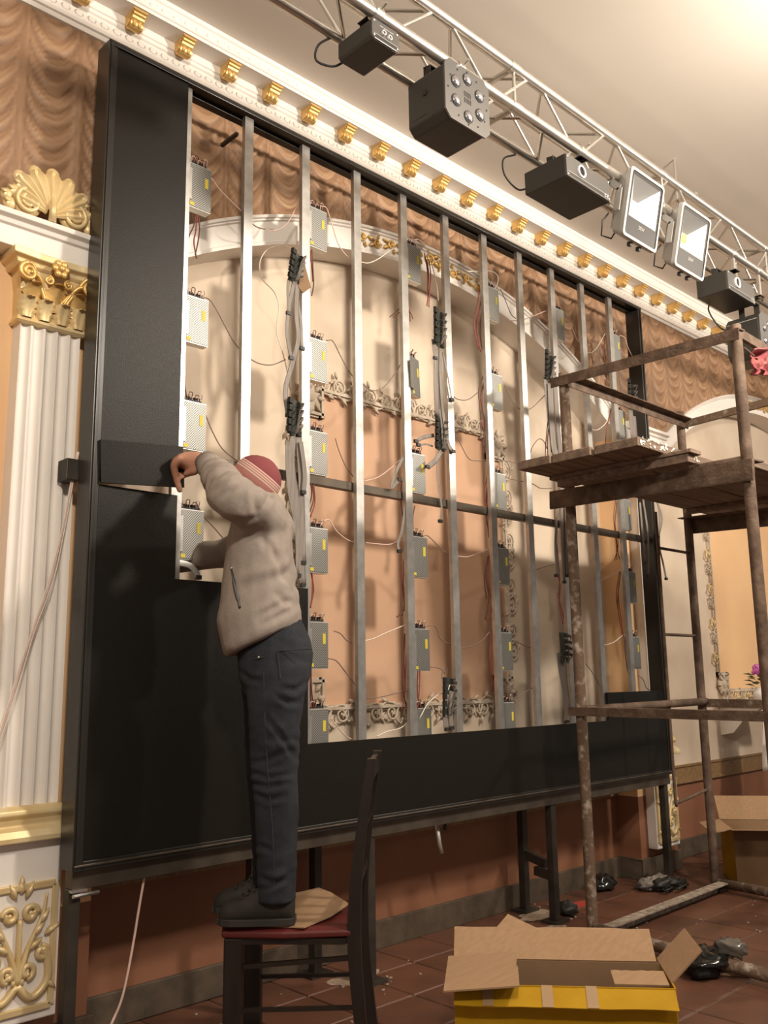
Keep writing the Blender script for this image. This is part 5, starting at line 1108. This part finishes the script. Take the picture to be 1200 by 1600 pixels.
# ------------------------------------------------------------------ the worker standing on the chair
HD = V((math.cos(YAW), -math.sin(YAW), 0)); NA = V((math.sin(YAW), math.cos(YAW), 0)); M0 = V((0.16, -0.36, 0)); PXM = 438.0
def MP(px, py, off=0.0):                       # point of the worker's own profile plane, off = metres towards his left
    d = ray(px, py); return CAM + d*((NA.dot(M0-CAM) - off)/NA.dot(d))
def oval(px, py, hw, dp, off=0.0, tilt=0.0, n=20, pw=2.4):
    c = MP(px, py, off); out = []
    for j in range(n):
        a = 2*PI*j/n; ca, sa = math.cos(a), math.sin(a)
        ca = math.copysign(abs(ca)**(2/pw), ca); sa = math.copysign(abs(sa)**(2/pw), sa)
        out.append(c + HD*(ca*hw/PXM) + NA*(sa*dp) + ZZ*(tilt*ca/PXM))
    return out
def union(name, mb, m, voxel, smooth_it, parent=None, disp=None, origin=None, mats=None):
    me = mb.mesh(name, m, True); tmp = bpy.data.objects.new(name+'_raw', me); COL.objects.link(tmp)
    r = tmp.modifiers.new('r', 'REMESH'); r.mode = 'VOXEL'; r.voxel_size = voxel; r.use_smooth_shade = True
    if smooth_it: s = tmp.modifiers.new('s', 'SMOOTH'); s.iterations = smooth_it; s.factor = 0.5
    dg = bpy.context.evaluated_depsgraph_get(); dg.update(); out = bpy.data.meshes.new_from_object(tmp.evaluated_get(dg)); bpy.data.objects.remove(tmp)
    out.name = name
    if disp:
        cs = [v.co + v.normal*disp(v.co, v.normal) for v in out.vertices]
        for v, c in zip(out.vertices, cs): v.co = c
    if not out.materials: out.materials.append(m)
    xs = [v.co for v in out.vertices]; origin = V(((min(c.x for c in xs)+max(c.x for c in xs))/2, (min(c.y for c in xs)+max(c.y for c in xs))/2, min(c.z for c in xs)))
    for v in out.vertices: v.co -= origin
    out.polygons.foreach_set('use_smooth', [True]*len(out.polygons)); out.update()
    o = bpy.data.objects.new(name, out); return link(o, origin, parent)
def limb(mb, pts, rad, n=12, k=5):
    q = spline(pts, k); R = []
    for i in range(len(q)):
        t = i/k; a = min(int(t), len(rad)-2); R.append(rad[a] + (rad[a+1]-rad[a])*(t-a))
    mb.tube(q, R, n); mb.ball(q[0], R[0], nu=12, nv=8); mb.ball(q[-1], R[-1], nu=12, nv=8); return mb

SH_L, EL_L, WR_L = MP(416, 812, 0.115), MP(362, 776, 0.23), MP(327, 726, -0.035)
SH_R, EL_R, WR_R = MP(420, 828, -0.13), MP(362, 862, -0.24), MP(300, 876, -0.315)
# --- body (one continuous skin surface)
bd = MB()
limb(bd, [MP(424, 985), MP(412, 930), MP(407, 870), MP(412, 815), MP(417, 790)], [0.085, 0.09, 0.10, 0.095, 0.055])
limb(bd, [MP(417, 795), MP(408, 772), MP(398, 760)], [0.055, 0.055, 0.055])
hU = (HD*0.42 + ZZ*0.90).normalized(); hF = (-HD*0.90 + ZZ*0.42).normalized(); hc = MP(393, 759, 0.0)
HM = Matrix((( hF.x, NA.x, hU.x), (hF.y, NA.y, hU.y), (hF.z, NA.z, hU.z)))
bd.ball(hc, 0.086, 0.070, 0.100, 0, 20, 14, HM)
def hp(f, s, u): return hc + HM @ V((f, s, u))
bd.ball(hp(0.055, 0, -0.065), 0.038, 0.042, 0.05, 0, 12, 8, HM)                    # jaw and chin
limb(bd, [hp(0.088, 0, 0.012), hp(0.104, 0, -0.014), hp(0.106, 0, -0.026), hp(0.092, 0, -0.030)], [0.008, 0.012, 0.013, 0.010])   # nose
for s in (-1, 1):
    bd.ball(hp(0.078, s*0.031, -0.002), 0.016, 0.022, 0.010, 0, 10, 6, HM)          # brow / cheek
    bd.ball(hp(-0.012, s*0.072, -0.016), 0.016, 0.007, 0.028, 0, 10, 8, HM)         # ear
bd.ball(hp(0.086, 0, -0.058), 0.010, 0.022, 0.006, 0, 10, 6, HM); bd.ball(hp(0.084, 0, -0.070), 0.010, 0.018, 0.006, 0, 10, 6, HM)   # lips
limb(bd, [MP(411, 815, 0.03), SH_L, EL_L, WR_L], [0.05, 0.05, 0.042, 0.029]); limb(bd, [MP(415, 815, -0.05), SH_R, EL_R, WR_R], [0.05, 0.05, 0.04, 0.029])
# left hand: wrist bent, knuckles up, index finger pressing down on the module edge
def hand(mb, wrist, chains, palm):
    mb.loft(palm)
    for pts, rad in chains: limb(mb, pts, rad, 10, 4)
def pal(px, py, off, hw, hd_, n=12):
    c = MP(px, py, off); return [c + ZZ*(math.sin(2*PI*j/n)*hw) + NA*(math.cos(2*PI*j/n)*hd_) for j in range(n)]
limb(bd, [WR_L, MP(316, 719, -0.055)], [0.029, 0.028])
hand(bd, WR_L, [
    ([MP(281, 717, -0.045), MP(272, 727, -0.055), MP(275, 747, -0.085), MP(281, 766, -0.098)], [0.0165, 0.0155, 0.0140, 0.0115]),
    ([MP(280, 715, -0.068), MP(272, 722, -0.085), MP(276, 740, -0.10), MP(286, 746, -0.10)], [0.0128, 0.0118, 0.0105, 0.009]),
    ([MP(283, 715, -0.090), MP(277, 724, -0.105), MP(283, 740, -0.11), MP(294, 742, -0.105)], [0.0122, 0.0112, 0.010, 0.009]),
    ([MP(287, 717, -0.110), MP(283, 727, -0.12), MP(289, 739, -0.12), MP(298, 740, -0.11)], [0.0108, 0.010, 0.009, 0.008]),
    ([MP(312, 727, -0.030), MP(306, 735, -0.034), MP(298, 739, -0.05), MP(290, 741, -0.065)], [0.0175, 0.0160, 0.0135, 0.0110])],
    [pal(322, 723, -0.05, 0.030, 0.032), pal(311, 722, -0.062, 0.040, 0.042), pal(297, 723, -0.074, 0.043, 0.046), pal(284, 719, -0.078, 0.026, 0.044), pal(277, 719, -0.078, 0.014, 0.036)])
# right hand reaching behind the panels
limb(bd, [WR_R, MP(284, 880, -0.335)], [0.029, 0.026])
limb(bd, [MP(284, 880, -0.315), MP(270, 882, -0.33), MP(262, 884, -0.335)], [0.026, 0.024, 0.020]); limb(bd, [MP(284, 880, -0.355), MP(270, 882, -0.365), MP(262, 884, -0.37)], [0.026, 0.024, 0.020])
for k in range(4):
    of = -0.31-0.02*k; l_ = 14+[0, 3, 1, -3][k]; limb(bd, [MP(262, 884, of), MP(262-l_*0.6, 881, of-0.004), MP(262-l_, 874, of-0.01), MP(262-l_-3, 866, of-0.012)], [0.0105, 0.010, 0.009, 0.008], 10, 4)
limb(bd, [MP(280, 876, -0.30), MP(272, 866, -0.296), MP(264, 860, -0.30)], [0.013, 0.012, 0.009], 10, 4)
for s, dx in ((0.085, 0), (-0.085, -8)):
    limb(bd, [MP(428+dx, 985, s*0.8), MP(425+dx, 1090, s), MP(424+dx, 1200, s), MP(431+dx, 1300, s), MP(434+dx, 1405, s)], [0.062, 0.06, 0.05, 0.046, 0.036])
    limb(bd, [MP(434+dx, 1418, s), MP(408+dx, 1428, s)], [0.026, 0.020])
person = union('person', bd, M_skin, 0.006, 4)
tag(person, 'worker in grey jacket, dark jeans and red striped hat, standing on a chair', 'person')
# --- eyes
for s in (-1, 1):
    b = MB(); b.ball(hp(0.083, s*0.031, 0.006), 0.010, nu=12, nv=8); b.ball(hp(0.0925, s*0.031, 0.006), 0.0035, nu=8, nv=6, mi=1); build('eye', b, [mat('eye white', (0.75, 0.72, 0.68), 0.3), M_hole], person, smooth=True)
b = MB(); b.ball(hp(-0.034, 0, -0.025), 0.056, 0.066, 0.06, 0, 18, 12, HM); build('hair', b, M_hair, person, smooth=True)
# --- jacket
jk = MB()
jk.loft([oval(413, 1004, 55, 0.172, 0, 24), oval(411, 996, 59, 0.182, 0, 25), oval(409, 978, 60, 0.180, 0, 22), oval(405, 955, 62, 0.182, 0, 15), oval(405, 920, 58, 0.172, 0, 6), oval(406, 880, 54, 0.168, 0), oval(407, 845, 52, 0.174), oval(410, 815, 45, 0.175), oval(417, 795, 33, 0.14), oval(420, 782, 22, 0.085), oval(416, 772, 20, 0.070)])
limb(jk, [MP(420, 822, 0.05), MP(414, 812, 0.115), MP(390, 792, 0.190), EL_L, MP(346, 751, 0.11), MP(333, 734, 0.0), MP(327, 728, -0.035)], [0.078, 0.078, 0.078, 0.073, 0.062, 0.052, 0.046], 16)
limb(jk, [MP(425, 820, -0.06), MP(425, 830, -0.14), MP(392, 850, -0.20), EL_R, MP(325, 868, -0.29), MP(284, 878, -0.34)], [0.085, 0.082, 0.074, 0.062, 0.054, 0.044], 16)
def jdisp(c, n):
    h = HD.dot(c-M0); o = -NA.dot(c-M0); z = c.z
    d = 0.008*noise.noise(V((h*7, o*5, z*5))) + 0.003*noise.noise(V((h*13+z*6, o*9, z*11-h*5)))
    # creases round the left cuff and elbow
    rr = (c - EL_L).length; a = max(0, 1-abs(rr-0.06)/0.16)
    ax = (WR_L-EL_L).normalized(); t = (c-EL_L).dot(ax)
    if t > -0.05 and (c-EL_L-ax*t).length < 0.10: d += 0.005*math.sin(t*80+7*noise.noise(c*10))*max(0, min(1, (t+0.05)/0.06))
    if z < 1.72 and z > 1.50: d += 0.008*math.sin((z-0.35*h)*62 + 4*noise.noise(c*7))*max(0, 1-abs(z-1.63)/0.10)*max(0.2, min(1, 0.5+4*h))
    g = math.exp(-((c-MP(402, 826, 0.16)).length/0.08)**2); d -= 0.016*g
    d += crease(JL, c, 0.0050, 4.4)
    d += 0.003*math.sin((h*0.8+z)*38+5*noise.noise(c*4))*math.exp(-((z-1.83)/0.12)**2)
    return d
def to_px(c):
    d = c-CAM; z = d.dot(FW); return 600+FPX*d.dot(RT)/z, 800-FPX*d.dot(UP)/z
def crease(lines, c, amp, wd):                 # soft folds of the cloth along given lines of the body's left side
    if -NA.dot(c-M0) < -0.02: return 0
    x, y = to_px(c); out = 0
    for ln in lines:
        best = 1e9; k = 0; m = len(ln)-1; pos = 0
        for (ax_, ay_), (bx_, by_) in zip(ln[:-1], ln[1:]):
            ux, uy = bx_-ax_, by_-ay_; L2_ = ux*ux+uy*uy; t = max(0, min(1, ((x-ax_)*ux+(y-ay_)*uy)/L2_)); q = math.hypot(x-ax_-ux*t, y-ay_-uy*t)
            if q < best: best = q; pos = (k+t)/m
            k += 1
        if best < wd*4:
            fade = min(1, 0.25+3*pos, 0.25+3*(1-pos)); out += fade*amp*(-math.exp(-(best/wd)**2) + 0.6*math.exp(-((best-2.2*wd)/(1.2*wd))**2))
    return max(-1.6*amp, min(1.2*amp, out))
JL = [[(403, 806), (398, 782), (396, 755)], [(406, 806), (416, 785), (426, 766)], [(402, 810), (382, 814), (362, 808)], [(412, 832), (428, 862), (446, 902), (461, 922)], [(410, 838), (418, 866)], [(402, 966), (430, 950), (462, 934)], [(408, 976), (440, 960), (466, 946)],
      [(430, 925), (448, 940), (464, 944)], [(326, 757), (338, 750), (352, 734)], [(331, 768), (345, 759), (360, 744)], [(340, 779), (355, 768), (370, 757)], ]
jacket = union('jacket', jk, M_hood, 0.008, 8, person, jdisp)
cf0 = MP(334, 735, 0.0); cf1 = MP(322, 723, -0.05); b = MB(); b.tube([cf0, (cf0+cf1)/2, cf1], [0.053, 0.050, 0.046], 18, caps=False); o = build('cuff', b, M_hood, jacket, smooth=True); s_ = o.modifiers.new('solid', 'SOLIDIFY'); s_.thickness = 0.006
def on_jacket(px, py):                          # nearest jacket point towards the left side
    c = MP(px, py, 0.5); dg = bpy.context.evaluated_depsgraph_get()
    d = (MP(px, py, 0.0)-c).normalized(); off = WL[jacket.name]
    ok, loc, nr, ix = jacket.ray_cast(c - off, d)
    return (loc + off - d*0.002) if ok else MP(px, py, 0.16)
bpy.context.view_layer.update()
zp = [on_jacket(*q) for q in ((362, 890), (365, 903), (368, 918), (372, 935), (375, 950))]
b = MB(); b.tube(spline(zp, 4), [0.004]*5+[0.008]*8+[0.005]*4, 8, flat=0.5); build('pocket_zip', b, M_zip, jacket, smooth=True)
b = MB(); b.ball(on_jacket(362, 888), 0.005); build('zip_pull', b, M_galv, jacket, smooth=True)
fz = [MP(357, 805, 0.06), MP(353, 840, 0.05), MP(350, 880, 0.05)]
# --- jeans
jn = MB()
jn.loft([oval(424, 955, 38, 0.10), oval(428, 978, 46, 0.125), oval(430, 998, 53, 0.142), oval(431, 1022, 58, 0.155), oval(431, 1055, 55, 0.160), oval(430, 1085, 46, 0.150)])
for s, dx in ((0.082, 3), (-0.082, -6)):
    jn.loft([oval(430+dx, 1040, 50, 0.088, s*0.85), oval(428+dx, 1090, 42, 0.088, s), oval(426+dx, 1140, 38, 0.083, s), oval(425+dx, 1200, 34, 0.076, s), oval(428+dx, 1240, 33, 0.074, s), oval(430+dx, 1300, 31, 0.072, s), oval(430+dx, 1350, 29, 0.068, s), oval(429+dx, 1392, 28, 0.066, s), oval(429+dx, 1408, 30, 0.068, s)])
NL_ = [[(386, 1206), (420, 1216), (456, 1210)], [(389, 1224), (418, 1228), (452, 1222)], [(392, 1192), (416, 1188), (442, 1176)], [(414, 1118), (440, 1152), (462, 1188)], [(432, 1088), (450, 1098), (468, 1098)], [(402, 1370), (428, 1380), (456, 1376)], [(404, 1390), (430, 1384), (456, 1362)], [(396, 1240), (420, 1250), (446, 1244)], [(376, 1048), (392, 1062), (410, 1064)], [(440, 1075), (462, 1078), (476, 1066)], [(404, 1320), (424, 1330)]]
def ndisp(c, n):
    z = c.z; h = HD.dot(c-M0)
    d = 0.004*noise.noise(c*9) + 0.0025*noise.noise(c*22)
    k = math.exp(-((z-1.05)/0.11)**2) + 0.8*math.exp(-((z-0.66)/0.10)**2) + 0.4*math.exp(-((z-1.38)/0.08)**2)
    w = noise.noise(V((h*9, NA.dot(c-M0)*6, z*26))); return d + 0.012*k*abs(w)**1.2 - 0.003*k + crease(NL_, c, 0.0060, 3.6)
jeans = union('jeans', jn, M_jean, 0.0085, 5, person, ndisp)
bpy.context.view_layer.update()
def on_jeans(px, py):
    c = MP(px, py, 0.5); d = (MP(px, py, 0.0)-c).normalized(); off = WL[jeans.name]; ok, loc, nr, ix = jeans.ray_cast(c-off, d)
    return (loc+off-d*0.0015) if ok else MP(px, py, 0.15)
b = MB()
for seg in ([(434, 1017), (488, 1014)], [(434, 1017), (438, 1060)], [(438, 1060), (478, 1062)], [(412, 1050), (414, 1120), (418, 1200), (426, 1300), (428, 1385)], [(374, 1030), (398, 1030), (414, 1026)]):
    b.tube(spline([on_jeans(*q) for q in seg], 6), 0.0020, 5)
build('stitching', b, M_stitch, jeans)
b = MB(); b.ball(on_jeans(404, 1027), 0.004); build('rivet', b, M_galv, jeans, smooth=True)
# --- shoes
def shoe(off, dx):
    secs = [(343, 0.016, 0.034), (348, 0.034, 0.052), (362, 0.044, 0.064), (382, 0.045, 0.080), (402, 0.043, 0.102), (420, 0.042, 0.122), (440, 0.041, 0.128), (454, 0.038, 0.122), (460, 0.026, 0.100)]
    zb = 0.487
    def ctr(px): q = MP(px+dx, 1430, off); return V((q.x, q.y, 0))
    up_ = MB(); up_.loft([[ctr(px) + NA*(w_*1.02*math.copysign(abs(math.cos(2*PI*j/20))**0.7, math.cos(2*PI*j/20))*(1 if math.sin(2*PI*j/20) < 0.2 else 1-0.28*math.sin(2*PI*j/20))) + ZZ*(zb+0.010 + h*(0.5+0.5*math.copysign(abs(math.sin(2*PI*j/20))**0.75, math.sin(2*PI*j/20)))) for j in range(20)] for px, w_, h in secs])
    o = build('shoe', up_, M_shoe, person, smooth=True)
    so = MB(); S2 = [(340, 0.018)] + [(px, w_) for px, w_, _ in secs] + [(462, 0.026)]
    so.loft([[ctr(px) + NA*(w_*1.06*sx) + ZZ*z for sx, z in ((-1, zb), (1, zb), (1, zb+0.022), (-1, zb+0.022))] for px, w_ in S2]); build('sole', so, M_sole, o, bevel=0.004)
    lc = MB()
    for k in range(4):
        c = ctr(378+k*10); z = zb+0.092+0.0115*k; lc.tube([c+NA*-0.028+ZZ*(z-0.010), c+ZZ*z, c+NA*0.028+ZZ*(z-0.010)], 0.003, 6)
    build('laces', lc, M_blackmat, o, smooth=True)
shoe(0.082, 0); shoe(-0.075, -8)
# --- knit hat
hat = MB(); rc = MP(400, 750, 0.0); ax = (HD*0.62 + ZZ*0.785).normalized(); rt = (HD*0.785 - ZZ*0.62).normalized()
prof = [(-0.030, 0.084), (-0.030, 0.090), (-0.018, 0.0925), (-0.004, 0.0935), (0.003, 0.0925), (0.008, 0.0930), (0.012, 0.0922), (0.016, 0.0922), (0.020, 0.0910), (0.024, 0.0908), (0.029, 0.0890), (0.033, 0.0880), (0.045, 0.082), (0.060, 0.071), (0.074, 0.054), (0.084, 0.034), (0.090, 0.014), (0.091, 0.002)]
n = 36; rings = []
for h, r in prof:
    rings.append([rc + ax*h + rt*(r*math.cos(2*PI*j/n)*1.0) + NA*(r*0.93*math.sin(2*PI*j/n)) for j in range(n)])
mi = [0, 0, 0, 0, 1, 0, 1, 0, 1, 0, 1, 2, 2, 2, 2, 2, 2]
for i in range(len(rings)-1): hat.loft([rings[i], rings[i+1]], mi[i], caps=False)
hat.add(rings[-1], [list(range(n))], 2)
ho = build('knit_hat', hat, [mat('pink knit', (0.40, 0.17, 0.145), 0.9, bump=0.3, bscale=220), mat('cream knit stripe', (0.66, 0.48, 0.40), 0.9), mat('red knit', (0.22, 0.05, 0.055), 0.9, bump=0.3, bscale=220)], person, smooth=True)
